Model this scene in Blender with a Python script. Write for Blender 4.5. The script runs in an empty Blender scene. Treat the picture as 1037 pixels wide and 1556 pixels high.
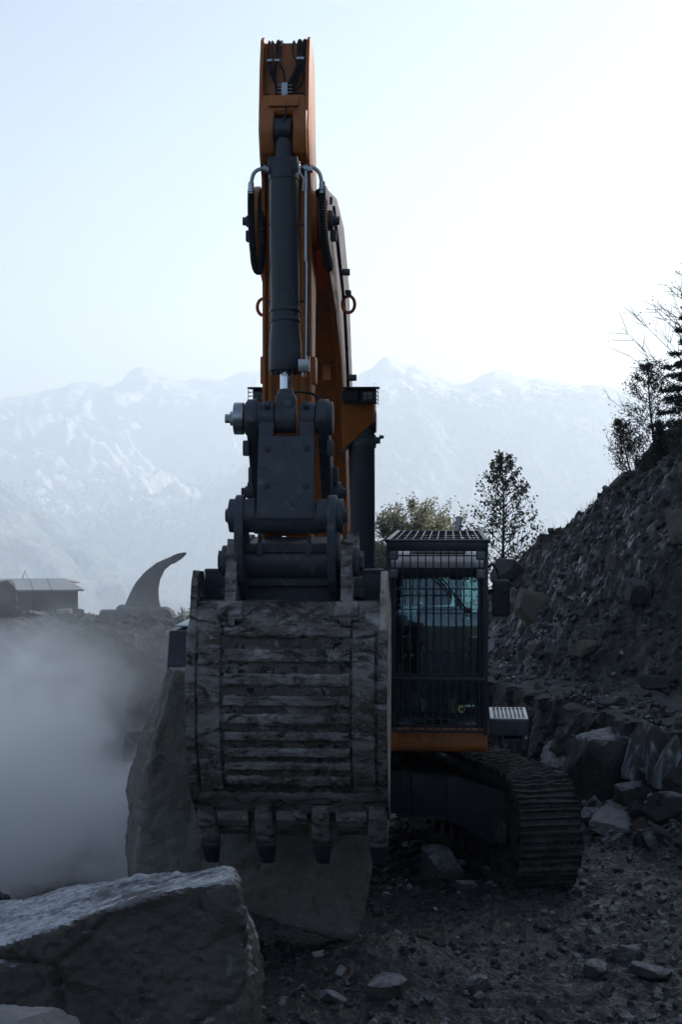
import bpy, bmesh, math, random
import numpy as np
from mathutils import Vector, Matrix, Euler
R = math.radians
scene = bpy.context.scene
# ------------------------------------------------------------------ camera, light, exposure
CAM_H, FPX, HOR = 3.9, 3000.0, 740.0
PITCH = math.atan((778 - HOR) / FPX)
cam_d = bpy.data.cameras.new("camera"); cam = bpy.data.objects.new("camera", cam_d)
scene.collection.objects.link(cam); scene.camera = cam
cam.location = (0, 0, CAM_H); cam.rotation_euler = (R(90) - PITCH, 0, 0)
cam_d.sensor_fit = 'VERTICAL'; cam_d.sensor_height = 24; cam_d.lens = FPX / 1556 * 24
cam_d.clip_start = .1; cam_d.clip_end = 60000
SUN_AZ, SUN_EL = 46.0, 23.5        # azimuth clockwise from +Y
w = bpy.data.worlds.new("World"); scene.world = w; w.use_nodes = True
nt = w.node_tree; bg = nt.nodes["Background"]
sky = nt.nodes.new("ShaderNodeTexSky"); sky.sky_type = 'NISHITA'; sky.sun_disc = False
sky.sun_elevation = R(SUN_EL); sky.sun_rotation = R(SUN_AZ)
sky.altitude = 800; sky.air_density = 1.0; sky.dust_density = 2.2; sky.ozone_density = 0.9
nt.links.new(sky.outputs[0], bg.inputs[0]); bg.inputs[1].default_value = 0.10
sd = bpy.data.lights.new("sun", 'SUN'); sun = bpy.data.objects.new("sun", sd); scene.collection.objects.link(sun)
sd.energy = 5.0; sd.angle = R(.5); sd.color = (1, .93, .82)
S = Vector((math.sin(R(SUN_AZ)) * math.cos(R(SUN_EL)), math.cos(R(SUN_AZ)) * math.cos(R(SUN_EL)), math.sin(R(SUN_EL))))
sun.rotation_euler = S.to_track_quat('Z', 'Y').to_euler()
scene.view_settings.view_transform = 'Standard'; scene.view_settings.look = 'None'
scene.view_settings.exposure = 0.48; scene.view_settings.gamma = 1
scene.cycles.max_bounces = 12; scene.cycles.diffuse_bounces = 3; scene.cycles.glossy_bounces = 3; scene.cycles.volume_bounces = 12; scene.cycles.transparent_max_bounces = 24
scene.cycles.volume_step_rate = 2.0; scene.cycles.use_denoising = True

def W(px, py, Y):
    """world point seen at photo pixel (px, py) at depth Y"""
    u, v = (px - 518.5) / FPX, (778 - py) / FPX
    f = Vector((0, math.cos(PITCH), -math.sin(PITCH))); up = Vector((0, math.sin(PITCH), math.cos(PITCH)))
    d = f + up * v + Vector((u, 0, 0)); d *= Y / d.y
    return Vector((d.x, d.y, d.z + CAM_H))

# ------------------------------------------------------------------ numpy noise
_rs = np.random.RandomState(7)
_perm = _rs.permutation(256).astype(np.int64); _perm = np.concatenate([_perm, _perm, _perm])
_g3 = _rs.normal(size=(256, 3)); _g3 /= np.linalg.norm(_g3, axis=1)[:, None]
def pn(p):
    p = np.asarray(p, float); i = np.floor(p).astype(np.int64); f = p - i; i &= 255
    u = f * f * f * (f * (f * 6 - 15) + 10); out = 0
    for dx in (0, 1):
        for dy in (0, 1):
            for dz in (0, 1):
                h = _perm[_perm[_perm[(i[:, 0] + dx) & 255] + ((i[:, 1] + dy) & 255)] + ((i[:, 2] + dz) & 255)]
                g = _g3[h]
                d = g[:, 0] * (f[:, 0] - dx) + g[:, 1] * (f[:, 1] - dy) + g[:, 2] * (f[:, 2] - dz)
                out = out + d * (u[:, 0] if dx else 1 - u[:, 0]) * (u[:, 1] if dy else 1 - u[:, 1]) * (u[:, 2] if dz else 1 - u[:, 2])
    return out * 1.6
def fbm(p, o=4, g=.5, ridged=False):
    s, a, t = 0, 1, 0
    for k in range(o):
        n = pn(np.asarray(p) * 2 ** k + 17.3 * k)
        if ridged: n = 1 - 2 * np.abs(n)
        s = s + a * n; t += a; a *= g
    return s / t
def ss(a, b, x):
    t = np.clip((np.asarray(x, float) - a) / (b - a), 0, 1); return t * t * (3 - 2 * t)

# ------------------------------------------------------------------ objects
COL = scene.collection
def tag(o, label=None, cat=None, group=None, kind=None):
    if label: o["label"] = label
    if cat: o["category"] = cat
    if group: o["group"] = group
    if kind: o["kind"] = kind
    return o
def link(name, me, parent=None, mat=None, smooth=40):
    o = bpy.data.objects.new(name, me); COL.objects.link(o)
    if parent: o.parent = parent
    if mat: me.materials.append(mat)
    if smooth is not None and len(me.polygons):
        me.shade_smooth()
        if smooth < 180: me.set_sharp_from_angle(angle=R(smooth))
    return o
def empty(name, loc=(0, 0, 0), rz=0):
    o = bpy.data.objects.new(name, None); COL.objects.link(o); o.location = loc; o.rotation_euler[2] = rz; return o
def mesh_np(name, v, f):
    me = bpy.data.meshes.new(name); v = np.asarray(v, np.float32); f = np.asarray(f, np.int32)
    n, k = f.shape
    me.vertices.add(len(v)); me.vertices.foreach_set("co", v.ravel())
    me.loops.add(n * k); me.loops.foreach_set("vertex_index", f.ravel())
    me.polygons.add(n); me.polygons.foreach_set("loop_start", np.arange(0, n * k, k, dtype=np.int32))
    me.update(calc_edges=True); return me

class MB:
    """collects shapes and links them as one mesh"""
    def __init__(s): s.bm = bmesh.new()
    def _in(s, bm, M=None, bevel=0, seg=2):
        if M is not None: bmesh.ops.transform(bm, matrix=M, verts=bm.verts)
        bmesh.ops.recalc_face_normals(bm, faces=bm.faces)
        if bevel:
            ed = [e for e in bm.edges if len(e.link_faces) == 2 and e.calc_face_angle(0) > .5]
            bmesh.ops.bevel(bm, geom=ed, offset=bevel, segments=seg, affect='EDGES', profile=.6, clamp_overlap=True)
        me = bpy.data.meshes.new("t"); bm.to_mesh(me); bm.free(); s.bm.from_mesh(me); bpy.data.meshes.remove(me); return s
    def box(s, c, d, bevel=.008, rot=(0, 0, 0), taper=1.0, seg=2):
        bm = bmesh.new(); bmesh.ops.create_cube(bm, size=1)
        for v in bm.verts:
            if v.co.z > 0: v.co.x *= taper; v.co.y *= taper
        M = Matrix.Translation(c) @ Euler(rot).to_matrix().to_4x4() @ Matrix.Diagonal((*d, 1))
        return s._in(bm, M, bevel, seg)
    def cyl(s, a, b, r, r2=None, n=24, bevel=0, cap=True):
        a, b = Vector(a), Vector(b); d = b - a; bm = bmesh.new()
        bmesh.ops.create_cone(bm, cap_ends=cap, segments=n, radius1=r, radius2=r if r2 is None else r2, depth=d.length)
        M = Matrix.Translation((a + b) / 2) @ d.to_track_quat('Z', 'Y').to_matrix().to_4x4()
        return s._in(bm, M, bevel)
    def prism(s, prof, x0, x1, bevel=.01, M=None, seg=2):
        """profile of (y, z) points pushed along x"""
        bm = bmesh.new()
        A = [bm.verts.new((x0, p[0], p[1])) for p in prof]; B = [bm.verts.new((x1, p[0], p[1])) for p in prof]
        bm.faces.new(A); bm.faces.new(B[::-1]); n = len(prof)
        for i in range(n): bm.faces.new((A[i], B[i], B[(i + 1) % n], A[(i + 1) % n]))
        return s._in(bm, M, bevel, seg)
    def loft(s, A, B, bevel=0):
        bm = bmesh.new(); a = [bm.verts.new(p) for p in A]; b = [bm.verts.new(p) for p in B]; n = len(A)
        bm.faces.new(a); bm.faces.new(b[::-1])
        for i in range(n): bm.faces.new((a[i], b[i], b[(i + 1) % n], a[(i + 1) % n]))
        return s._in(bm, None, bevel)
    def tube(s, pts, r, n=8, smooth_n=0, ribs=0):
        pts = [Vector(p) for p in pts]
        if smooth_n:
            P = [pts[0]] + pts + [pts[-1]]; q = []
            for i in range(1, len(P) - 2):
                for k in range(smooth_n):
                    t = k / smooth_n; a, b, c, d = P[i - 1], P[i], P[i + 1], P[i + 2]
                    q.append(.5 * ((2 * b) + (c - a) * t + (2 * a - 5 * b + 4 * c - d) * t * t + (3 * b - a - 3 * c + d) * t ** 3))
            q.append(pts[-1]); pts = q
        bm = bmesh.new(); rings = []; up = Vector((.3, .2, 1)).normalized()
        for i, p in enumerate(pts):
            t = (pts[min(i + 1, len(pts) - 1)] - pts[max(i - 1, 0)]).normalized()
            a = t.cross(up)
            if a.length < .05: a = t.cross(Vector((1, 0, 0)))
            a.normalize(); b = t.cross(a); up = b.cross(t) if i else up
            rr = r[i] if isinstance(r, (list, tuple)) else r * (1 + (.14 if ribs and i % 2 else 0))
            rings.append([bm.verts.new(p + (a * math.cos(2 * math.pi * k / n) + b * math.sin(2 * math.pi * k / n)) * rr) for k in range(n)])
            up = -b if False else up
        for i in range(len(rings) - 1):
            for k in range(n): bm.faces.new((rings[i][k], rings[i][(k + 1) % n], rings[i + 1][(k + 1) % n], rings[i + 1][k]))
        bm.faces.new(rings[0][::-1]); bm.faces.new(rings[-1])
        return s._in(bm)
    def bolt(s, c, ax, r=.03, h=.03):
        c, ax = Vector(c), Vector(ax).normalized(); s.cyl(c, c + ax * h * .4, r * 1.35, n=18); s.cyl(c, c + ax * h, r, n=6); return s
    def build(s, name, mat, parent=None, smooth=40):
        me = bpy.data.meshes.new(name); s.bm.to_mesh(me); s.bm.free(); return link(name, me, parent, mat, smooth)

# ------------------------------------------------------------------ materials
def nd(t, typ, **kw):
    n = t.nodes.new(typ)
    for k, v in kw.items():
        if k.startswith('i_'): n.inputs[k[2:].replace('_', ' ')].default_value = v
        else: setattr(n, k, v)
    return n
def ramp(t, src, stops):
    r = t.nodes.new("ShaderNodeValToRGB"); e = r.color_ramp.elements
    while len(e) < len(stops): e.new(.5)
    for i, (p, c) in enumerate(stops):
        e[i].position = p; e[i].color = (*c, 1) if len(c) == 3 else (c[0],) * 3 + (1,)
    t.links.new(src, r.inputs[0]); return r.outputs[0]
def mixc(t, fac, a, b):
    m = t.nodes.new("ShaderNodeMix"); m.data_type = 'RGBA'
    for s_, v in ((m.inputs[0], fac), (m.inputs[6], a), (m.inputs[7], b)):
        if hasattr(v, 'is_output'): t.links.new(v, s_)
        else: s_.default_value = v if isinstance(v, float) else (*v, 1)
    return m.outputs[2]
def pmat(name, layers, rough=(.6, .8), metal=0, bump=((20, .3, .02),), coord='Object', stretch=(1, 1, 1), spec=.5):
    """layers: first (colour a, colour b, scale); later (colour, scale, threshold low, high)"""
    m = bpy.data.materials.new(name); m.use_nodes = True; t = m.node_tree; b = t.nodes["Principled BSDF"]
    tc = nd(t, "ShaderNodeTexCoord"); mp = nd(t, "ShaderNodeMapping"); t.links.new(tc.outputs[coord], mp.inputs[0]); mp.inputs[3].default_value = stretch
    def noise(sc, det=6, r=.6, dist=0):
        n = nd(t, "ShaderNodeTexNoise"); n.inputs['Scale'].default_value = sc; n.inputs['Detail'].default_value = det
        n.inputs['Roughness'].default_value = r; n.inputs['Distortion'].default_value = dist; t.links.new(mp.outputs[0], n.inputs[0]); return n.outputs[0]
    a, c, sc = layers[0]
    col = mixc(t, ramp(t, noise(sc), [(.35, (0,)), (.65, (1,))]), a, c)
    for i, (cc, sc, lo, hi) in enumerate(layers[1:]):
        col = mixc(t, ramp(t, noise(sc, 8, .65, .6 + i * .5), [(lo, (0,)), (hi, (1,))]), col, cc)
    t.links.new(col, b.inputs['Base Color'])
    rr = nd(t, "ShaderNodeMapRange"); rr.inputs[3].default_value, rr.inputs[4].default_value = rough
    t.links.new(noise(6), rr.inputs[0]); t.links.new(rr.outputs[0], b.inputs['Roughness'])
    b.inputs['Metallic'].default_value = metal; b.inputs['Specular IOR Level'].default_value = spec
    prev = None
    for sc, st, dist in bump:
        bp = nd(t, "ShaderNodeBump"); bp.inputs['Strength'].default_value = st; bp.inputs['Distance'].default_value = dist
        t.links.new(noise(sc, 8, .65), bp.inputs['Height'])
        if prev: t.links.new(prev, bp.inputs['Normal'])
        prev = bp.outputs[0]
    if prev: t.links.new(prev, b.inputs['Normal'])
    return m
M = {}
M['orange'] = pmat('orange_paint', [((.48, .140, .022), (.38, .112, .019), 3), ((.17, .10, .055), 5, .52, .74), ((.06, .032, .018), 2.5, .56, .74)], (.32, .5), 0, ((60, .08, .004),))
M['navy'] = pmat('charcoal_paint', [((.030, .036, .048), (.022, .027, .037), 4), ((.085, .08, .075), 7, .60, .82)], (.32, .5), 0, ((50, .1, .004),))
M['link'] = pmat('dusty_charcoal_steel', [((.062, .071, .088), (.045, .052, .065), 5), ((.16, .15, .14), 9, .55, .74), ((.014, .014, .015), 16, .58, .72)], (.4, .65), .0, ((40, .25, .006),))
M['black'] = pmat('black_plastic', [((.012, .013, .015), (.018, .019, .022), 8)], (.4, .6), 0, ((60, .1, .003),))
M['rubber'] = pmat('black_rubber_hose', [((.010, .010, .012), (.02, .02, .022), 30)], (.5, .7), 0, ())
M['chrome'] = pmat('chrome_rod', [((.75, .77, .8), (.68, .7, .72), 5)], (.08, .15), 1, ())
M['zinc'] = pmat('zinc_pipe', [((.45, .47, .49), (.35, .36, .38), 12)], (.25, .4), 1, ())
M['alu'] = pmat('aluminium_tread', [((.5, .51, .52), (.33, .33, .33), 10), ((.14, .12, .1), 12, .55, .75)], (.35, .55), .8, ((60, .2, .004),))
M['white'] = pmat('white_roof_paint', [((.62, .62, .62), (.52, .52, .52), 4), ((.25, .22, .18), 6, .58, .8)], (.4, .6), 0, ())
M['bucket'] = pmat('muddy_bucket_steel', [((.20, .178, .160), (.33, .305, .285), 2.2), ((.088, .064, .046), 2.6, .46, .60), ((.46, .44, .43), 5.5, .54, .70), ((.36, .345, .335), 22, .56, .66), ((.020, .015, .012), 4.5, .50, .64), ((.30, .17, .08), 13, .62, .70)],
                   (.6, .9), 0, ((7, .8, .06), (30, .8, .02), (90, .5, .006)), stretch=(.75, 1, 1.5))
M['caked'] = pmat('caked_wet_mud', [((.075, .060, .048), (.15, .128, .11), 4), ((.30, .28, .27), 8, .54, .66), ((.010, .008, .006), 8, .53, .62)], (.8, .95), 0, ((9, .9, .06), (35, .8, .015)))
M['sunlit_side'] = pmat('sunlit_tan_steel', [((.40, .35, .29), (.52, .46, .40), 4), ((.12, .09, .07), 7, .52, .66)], (.7, .9), 0, ((12, .6, .02),), spec=.25)  # pale tan paints warm grazing sun into the steel colour
M['mud'] = pmat('muddy_track_steel', [((.042, .037, .033), (.08, .070, .062), 5), ((.12, .11, .10), 9, .55, .72), ((.008, .007, .006), 11, .58, .66)], (.65, .9), 0, ((9, .8, .05), (35, .7, .015)))
M['rock_dark'] = pmat('dark_limestone', [((.085, .078, .070), (.115, .105, .095), 1.3), ((.16, .165, .18), 2.1, .55, .70), ((.035, .032, .030), 3.2, .55, .68), ((.20, .14, .085), 1.6, .62, .72)],
                      (.7, .9), 0, ((3, .5, .06), (14, .6, .02), (60, .4, .006)))
M['rock_slab'] = pmat('brown_grey_slab', [((.085, .075, .062), (.12, .10, .08), .9), ((.15, .155, .17), 1.7, .54, .70), ((.05, .048, .048), 3.2, .58, .7)], (.75, .95), 0, ((3, .4, .05), (16, .5, .015)))
M['rock_top'] = pmat('pale_limestone', [((.19, .18, .175), (.28, .27, .265), 2), ((.10, .09, .085), 5, .52, .66), ((.34, .34, .35), 9, .60, .7)], (.65, .9), 0, ((5, .5, .05), (30, .5, .01)))
M['rock_tan'] = pmat('tan_limestone', [((.085, .068, .050), (.125, .10, .072), 2), ((.16, .155, .15), 4, .56, .68), ((.06, .05, .045), 6, .56, .68)], (.7, .9), 0, ((5, .6, .05), (30, .5, .01)))
M['rock_scree'] = pmat('slate_grey_stone', [((.026, .027, .029), (.048, .045, .043), 3), ((.085, .076, .064), 4, .58, .7)], (.75, .95), 0, ((12, .6, .02),))
M['tin'] = pmat('grey_tin_roof', [((.22, .23, .25), (.28, .29, .31), 2)], (.4, .5), .3, ())
M['hutwall'] = pmat('brown_boards', [((.09, .055, .045), (.06, .04, .035), 3)], (.8, .9), 0, ((8, .4, .03),), stretch=(6, 6, .4))
M['ripper'] = pmat('worn_ripper_steel', [((.19, .175, .17), (.25, .23, .22), 3), ((.28, .20, .16), 5, .55, .72)], (.5, .7), .2, ((20, .3, .01),))
M['bark'] = pmat('dark_bark', [((.045, .04, .035), (.08, .075, .07), 8)], (.8, .95), 0, ((20, .5, .02),))
M['leaf'] = pmat('olive_leaves', [((.15, .155, .12), (.20, .20, .15), 3)], (.6, .8), 0, ())
M['leaf_birch'] = pmat('dark_green_leaves', [((.05, .062, .035), (.085, .09, .05), 3)], (.6, .8), 0, ())
M['leaf_dry'] = pmat('dry_brown_leaves', [((.05, .04, .025), (.08, .06, .03), 3)], (.6, .8), 0, ())
M['needle'] = pmat('spruce_needles', [((.016, .026, .015), (.03, .04, .022), 3)], (.6, .8), 0, ())
def add_translucent(m, col, fac):
    t = m.node_tree; o = [n for n in t.nodes if n.type == 'OUTPUT_MATERIAL'][0]; b = t.nodes["Principled BSDF"]
    tr = nd(t, "ShaderNodeBsdfTranslucent"); tr.inputs[0].default_value = (*col, 1); mx = nd(t, "ShaderNodeMixShader"); mx.inputs[0].default_value = fac
    t.links.new(b.outputs[0], mx.inputs[1]); t.links.new(tr.outputs[0], mx.inputs[2]); t.links.new(mx.outputs[0], o.inputs['Surface'])
add_translucent(M['leaf'], (.26, .27, .19), .45); add_translucent(M['leaf_birch'], (.12, .13, .08), .3); add_translucent(M['leaf_dry'], (.16, .12, .05), .3)
M['skin'] = pmat('skin', [((.42, .24, .17), (.36, .2, .14), 8)], (.5, .6), 0, ())
M['hair'] = pmat('dark_hair', [((.02, .014, .01), (.03, .02, .015), 30)], (.5, .7), 0, ())
M['shirt'] = pmat('navy_work_shirt', [((.035, .045, .075), (.028, .036, .06), 8)], (.8, .9), 0, ((20, .3, .01),))
M['trousers'] = pmat('grey_trousers', [((.05, .05, .055), (.04, .04, .045), 8)], (.8, .9), 0, ())
M['seat'] = pmat('seat_fabric', [((.025, .027, .03), (.035, .037, .04), 10)], (.8, .9), 0, ())
M['yellow'] = pmat('yellow_sticker', [((.55, .5, .12), (.5, .46, .12), 8)], (.5, .6), 0, ())
M['lens'] = pmat('lamp_lens', [((.25, .26, .28), (.18, .19, .2), 20)], (.1, .2), .3, ())
M['mirror'] = pmat('mirror_glass', [((.7, .7, .7), (.7, .7, .7), 1)], (.02, .03), 1, ())
def glass():
    m = bpy.data.materials.new('cab_glass'); m.use_nodes = True; t = m.node_tree; t.nodes.clear()
    o = nd(t, "ShaderNodeOutputMaterial"); tr = nd(t, "ShaderNodeBsdfTransparent"); tr.inputs[0].default_value = (.56, .74, .73, 1)
    g = nd(t, "ShaderNodeBsdfGlossy"); g.inputs[1].default_value = .02; g.inputs[0].default_value = (.72, .88, 1, 1)
    f = nd(t, "ShaderNodeFresnel"); f.inputs[0].default_value = 2.05
    mx = nd(t, "ShaderNodeMixShader"); t.links.new(f.outputs[0], mx.inputs[0]); t.links.new(tr.outputs[0], mx.inputs[1]); t.links.new(g.outputs[0], mx.inputs[2])
    t.links.new(mx.outputs[0], o.inputs[0]); return m
M['glass'] = glass()
def ground_mat(name='wet_rubble_ground', k=1., vs=22, lo=.5, hi=1.5, tan=.0):
    m = bpy.data.materials.new(name); m.use_nodes = True; t = m.node_tree; b = t.nodes["Principled BSDF"]
    tc = nd(t, "ShaderNodeTexCoord")
    def noise(sc, det=8, r=.65, dist=0):
        n = nd(t, "ShaderNodeTexNoise"); n.inputs['Scale'].default_value = sc; n.inputs['Detail'].default_value = det
        n.inputs['Roughness'].default_value = r; n.inputs['Distortion'].default_value = dist; t.links.new(tc.outputs['Object'], n.inputs[0]); return n.outputs[0]
    col = mixc(t, ramp(t, noise(1.1), [(.4, (0,)), (.62, (1,))]), (.017, .0140, .0125), (.032, .027, .024))
    col = mixc(t, ramp(t, noise(6, 8, .7), [(.57, (0,)), (.66, (1,))]), col, (.085, .082, .080))
    col = mixc(t, ramp(t, noise(9, 8, .7, 1), [(.56, (0,)), (.66, (1,))]), col, (.010, .008, .008))
    col = mixc(t, ramp(t, noise(.7, 4, .5, 1), [(.56, (0,)), (.70, (1,))]), col, (.050, .040, .032))
    v = nd(t, "ShaderNodeTexVoronoi"); v.inputs['Scale'].default_value = vs; t.links.new(tc.outputs['Object'], v.inputs[0])
    vc = ramp(t, v.outputs['Color'], [(.0, (lo * k,) * 3), (.55, (k, k, k)), (.78, (hi * k, hi * k * (1 - tan * .4), hi * k * (1 - tan))), (1, (hi * k * 1.3,) * 3)])
    mm = nd(t, "ShaderNodeMix", data_type='RGBA', blend_type='MULTIPLY'); mm.inputs[0].default_value = .8
    t.links.new(col, mm.inputs[6]); t.links.new(vc, mm.inputs[7]); t.links.new(mm.outputs[2], b.inputs['Base Color'])
    rr = ramp(t, noise(3), [(.40, (.24,)), (.60, (.75,))]); t.links.new(rr, b.inputs['Roughness'])
    b1 = nd(t, "ShaderNodeBump"); b1.inputs[0].default_value = .8; b1.inputs[1].default_value = .03; t.links.new(v.outputs['Distance'], b1.inputs['Height'])
    b2 = nd(t, "ShaderNodeBump"); b2.inputs[0].default_value = .8; b2.inputs[1].default_value = .05; t.links.new(noise(14), b2.inputs['Height']); t.links.new(b1.outputs[0], b2.inputs['Normal'])
    t.links.new(b2.outputs[0], b.inputs['Normal']); return m
M['ground'] = ground_mat()
M['scree_ground'] = ground_mat('slate_scree', .70, 14, .45, 1.8, .35)
def mountain_mat(name, snowline, band, seed):
    m = bpy.data.materials.new(name); m.use_nodes = True; t = m.node_tree; b = t.nodes["Principled BSDF"]
    g = nd(t, "ShaderNodeNewGeometry"); sp = nd(t, "ShaderNodeSeparateXYZ"); t.links.new(g.outputs['Position'], sp.inputs[0])
    n = nd(t, "ShaderNodeTexNoise"); n.inputs['Scale'].default_value = .006; n.inputs['Detail'].default_value = 12; n.inputs['Roughness'].default_value = .72
    t.links.new(g.outputs['Position'], n.inputs[0])
    n2 = nd(t, "ShaderNodeTexNoise"); n2.inputs['Scale'].default_value = .05; n2.inputs['Detail'].default_value = 8; n2.inputs['Roughness'].default_value = .7
    t.links.new(g.outputs['Position'], n2.inputs[0])
    sn = nd(t, "ShaderNodeSeparateXYZ"); t.links.new(g.outputs['Normal'], sn.inputs[0])
    def ma(op, a, c):
        k = nd(t, "ShaderNodeMath", operation=op)
        for i, v in enumerate((a, c)):
            if hasattr(v, 'is_output'): t.links.new(v, k.inputs[i])
            else: k.inputs[i].default_value = v
        return k.outputs[0]
    h = ma('DIVIDE', ma('SUBTRACT', sp.outputs[2], snowline), band)
    k = ma('ADD', ma('MULTIPLY', ma('SUBTRACT', n.outputs[0], .5), 2.2), ma('MULTIPLY', ma('SUBTRACT', n2.outputs[0], .5), 2.4))
    k = ma('ADD', ma('ADD', h, k), ma('MULTIPLY', sn.outputs[2], .5))
    f = ramp(t, k, [(.42, (0,)), (.58, (1,))])
    rockc = mixc(t, ramp(t, n2.outputs[0], [(.4, (0,)), (.6, (1,))]), (.16, .20, .26), (.34, .38, .44))
    t.links.new(mixc(t, f, rockc, (.93, .94, .96)), b.inputs['Base Color']); b.inputs['Roughness'].default_value = .85; b.inputs['Specular IOR Level'].default_value = .1
    bp = nd(t, "ShaderNodeBump"); bp.inputs[0].default_value = .8; bp.inputs[1].default_value = 30; t.links.new(n2.outputs[0], bp.inputs['Height']); t.links.new(bp.outputs[0], b.inputs['Normal'])
    return m
M['mount'] = mountain_mat('snowy_mountain', -60, 220, 1)
M['mount2'] = mountain_mat('wooded_mountain', 230, 150, 2)

# ------------------------------------------------------------------ terrain
RIM = [(-30, 27.5), (-5, 26.5), (-3.2, 26.8), (-1.0, 27.6), (0.6, 28.6), (1.6, 28.6), (2.08, 27.9), (2.75, 24.9), (3.2, 23.5), (3.73, 21.6), (4.6, 19.8), (7, 17.5), (12, 15), (30, 10)]
def rimdist(X, Y):
    """signed distance to the pit rim: positive outside (behind) it"""
    best = np.full(X.shape, 1e9); sg = np.zeros(X.shape)
    for (x0, y0), (x1, y1) in zip(RIM[:-1], RIM[1:]):
        dx, dy = x1 - x0, y1 - y0; L2 = dx * dx + dy * dy
        t = np.clip(((X - x0) * dx + (Y - y0) * dy) / L2, 0, 1)
        d = np.hypot(X - x0 - t * dx, Y - y0 - t * dy); c = dx * (Y - y0) - dy * (X - x0)
        m = d < best; best = np.where(m, d, best); sg = np.where(m, np.sign(c), sg)
    return best * sg
HB_Y = [5, 14, 19, 22.5, 24.4, 27.4, 31, 35, 60]; HB_X = [16, 11, 8, 6.0, 4.25, 2.3, 1.9, 1.75, 1.5]
def terrain(X, Y, detail=True):
    X = np.asarray(X, float); Y = np.asarray(Y, float); sh = X.shape; X = X.ravel(); Y = Y.ravel()
    P = np.stack([X, Y, 0 * X], 1)
    big = fbm(P * .35, 3)
    d = rimdist(X, Y) + .45 * fbm(P * 1.3 + 5, 3)
    left = ss(1.0, -2.0, X)
    rim_h = 1.15 + .40 * left + .12 * big
    width = .35 + 1.0 * left
    h = rim_h * ss(0, 1, d / width) * 1.0
    h += .12 * left * ss(-3, 0, d)
    # talus at the foot of the ledge
    h += .35 * ss(-1.3, 0, d) * (1 - ss(0, .4, d)) * (1 - left)
    # scree hill; its unseen right side is raised and extended to block the sun
    xb = np.interp(Y, HB_Y, HB_X); u = X - xb + .25 * fbm(P * .5 + 9, 3)
    hill = .86 * np.maximum(u, 0)
    hill = np.where(u < 1, hill * ss(-.4, 1, u), hill)
    hill -= .95 * np.maximum(Y - (35 + .8 * big + 1.6 * np.maximum(X - 6.5, 0)), 0)
    hill = np.minimum(hill, 26 + .8 * big); hill = np.maximum(hill, 0)
    h = h + hill
    # behind everything the shelf falls away
    fall = np.maximum(Y - 37, 0) * (.12 + .0 * X); h -= np.minimum(fall, 40)
    h -= .35 * np.maximum(-X - 40, 0) + .0 * X
    h -= .17 * left * np.maximum(Y - 31.5, 0)
    # mound of spoil at left behind the front boulder
    h += .95 * np.exp(-((X + 2.9) / 1.0) ** 2 - ((Y - 14.4) / 1.3) ** 2)
    h += .22 * np.exp(-((X - .35) / .5) ** 2 - ((Y - 15.8) / .7) ** 2)
    pile = .35 * np.exp(-((X - .9) / .7) ** 2 - ((Y - 15.2) / .5) ** 2); h += pile * .3
    if detail:
        r = .085 * fbm(P * 1.1 + 3, 4) + .07 * fbm(P * 3.6, 4, .6, True) + .045 * fbm(P * 7, 3, .6)
        r = r + .026 * fbm(P * 15 + 3, 2, .6, True) * (np.abs(X) < 5)
        h += r * (1 + .9 * ss(0, .5, d) + 1.4 * ss(.2, 1.5, u))
        h += .22 * fbm(P * .9 + 31, 4, .55) * ss(.5, 2.0, u)
        ltop = left * ss(-1, 1, d); h += ltop * (.12 * fbm(P * 1.6 + 41, 4, .6) + .06)
    return h.reshape(sh)
def T(x, y): return float(ground_z(np.array([x]), np.array([y]))[0])
def axis(pts):
    out = [pts[0][0]]
    for (a, st), (b, _) in zip(pts[:-1], pts[1:]):
        n = max(1, int(round((b - a) / st))); out += list(a + (b - a) * np.arange(1, n + 1) / n)
    return np.array(out)
def grid_mesh(name, xs, ys, fn):
    X, Y = np.meshgrid(xs, ys); Z = fn(X, Y); nx, ny = len(xs), len(ys)
    v = np.stack([X.ravel(), Y.ravel(), Z.ravel()], 1); i = np.arange(nx * ny).reshape(ny, nx)
    f = np.stack([i[:-1, :-1].ravel(), i[:-1, 1:].ravel(), i[1:, 1:].ravel(), i[1:, :-1].ravel()], 1)
    return mesh_np(name, v, f)
xs = axis([(-120, 6), (-30, 1), (-8, .2), (-5.2, .045), (4.4, .07), (7.2, .06), (10, .4), (30, 2), (120, 6)])
ys = axis([(-60, 6), (-10, 1), (9, .3), (13, .04), (23, .07), (30, .07), (40, .2), (48, .8), (100, 6), (260, 6)])
gm = grid_mesh('ground', xs, ys, terrain)
_z = np.empty(len(gm.vertices) * 3, np.float32); gm.vertices.foreach_get('co', _z); _z = _z.reshape(len(ys), len(xs), 3)[:, :, 2].astype(float)
def ground_z(x, y):
    i = np.clip(np.searchsorted(xs, x) - 1, 0, len(xs) - 2); j = np.clip(np.searchsorted(ys, y) - 1, 0, len(ys) - 2)
    a = (x - xs[i]) / (xs[i + 1] - xs[i]); b = (y - ys[j]) / (ys[j + 1] - ys[j])
    return (_z[j, i] * (1 - a) + _z[j, i + 1] * a) * (1 - b) + (_z[j + 1, i] * (1 - a) + _z[j + 1, i + 1] * a) * b
gm.materials.append(M['ground']); gm.materials.append(M['scree_ground'])
co = np.empty(len(gm.vertices) * 3, np.float32); gm.vertices.foreach_get('co', co); co = co.reshape(-1, 3)
pc = np.empty(len(gm.polygons) * 4, np.int32); gm.loops.foreach_get('vertex_index', pc); cen = co[pc.reshape(-1, 4)].mean(1)
u_ = cen[:, 0] - np.interp(cen[:, 1], HB_Y, HB_X); mi = ((u_ + .35 * fbm(cen * np.array([1.5, 1.5, 0]), 3)) > .25).astype(np.int32)
gm.polygons.foreach_set('material_index', mi)
tag(link('ground', gm, smooth=180), kind='structure')

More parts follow.
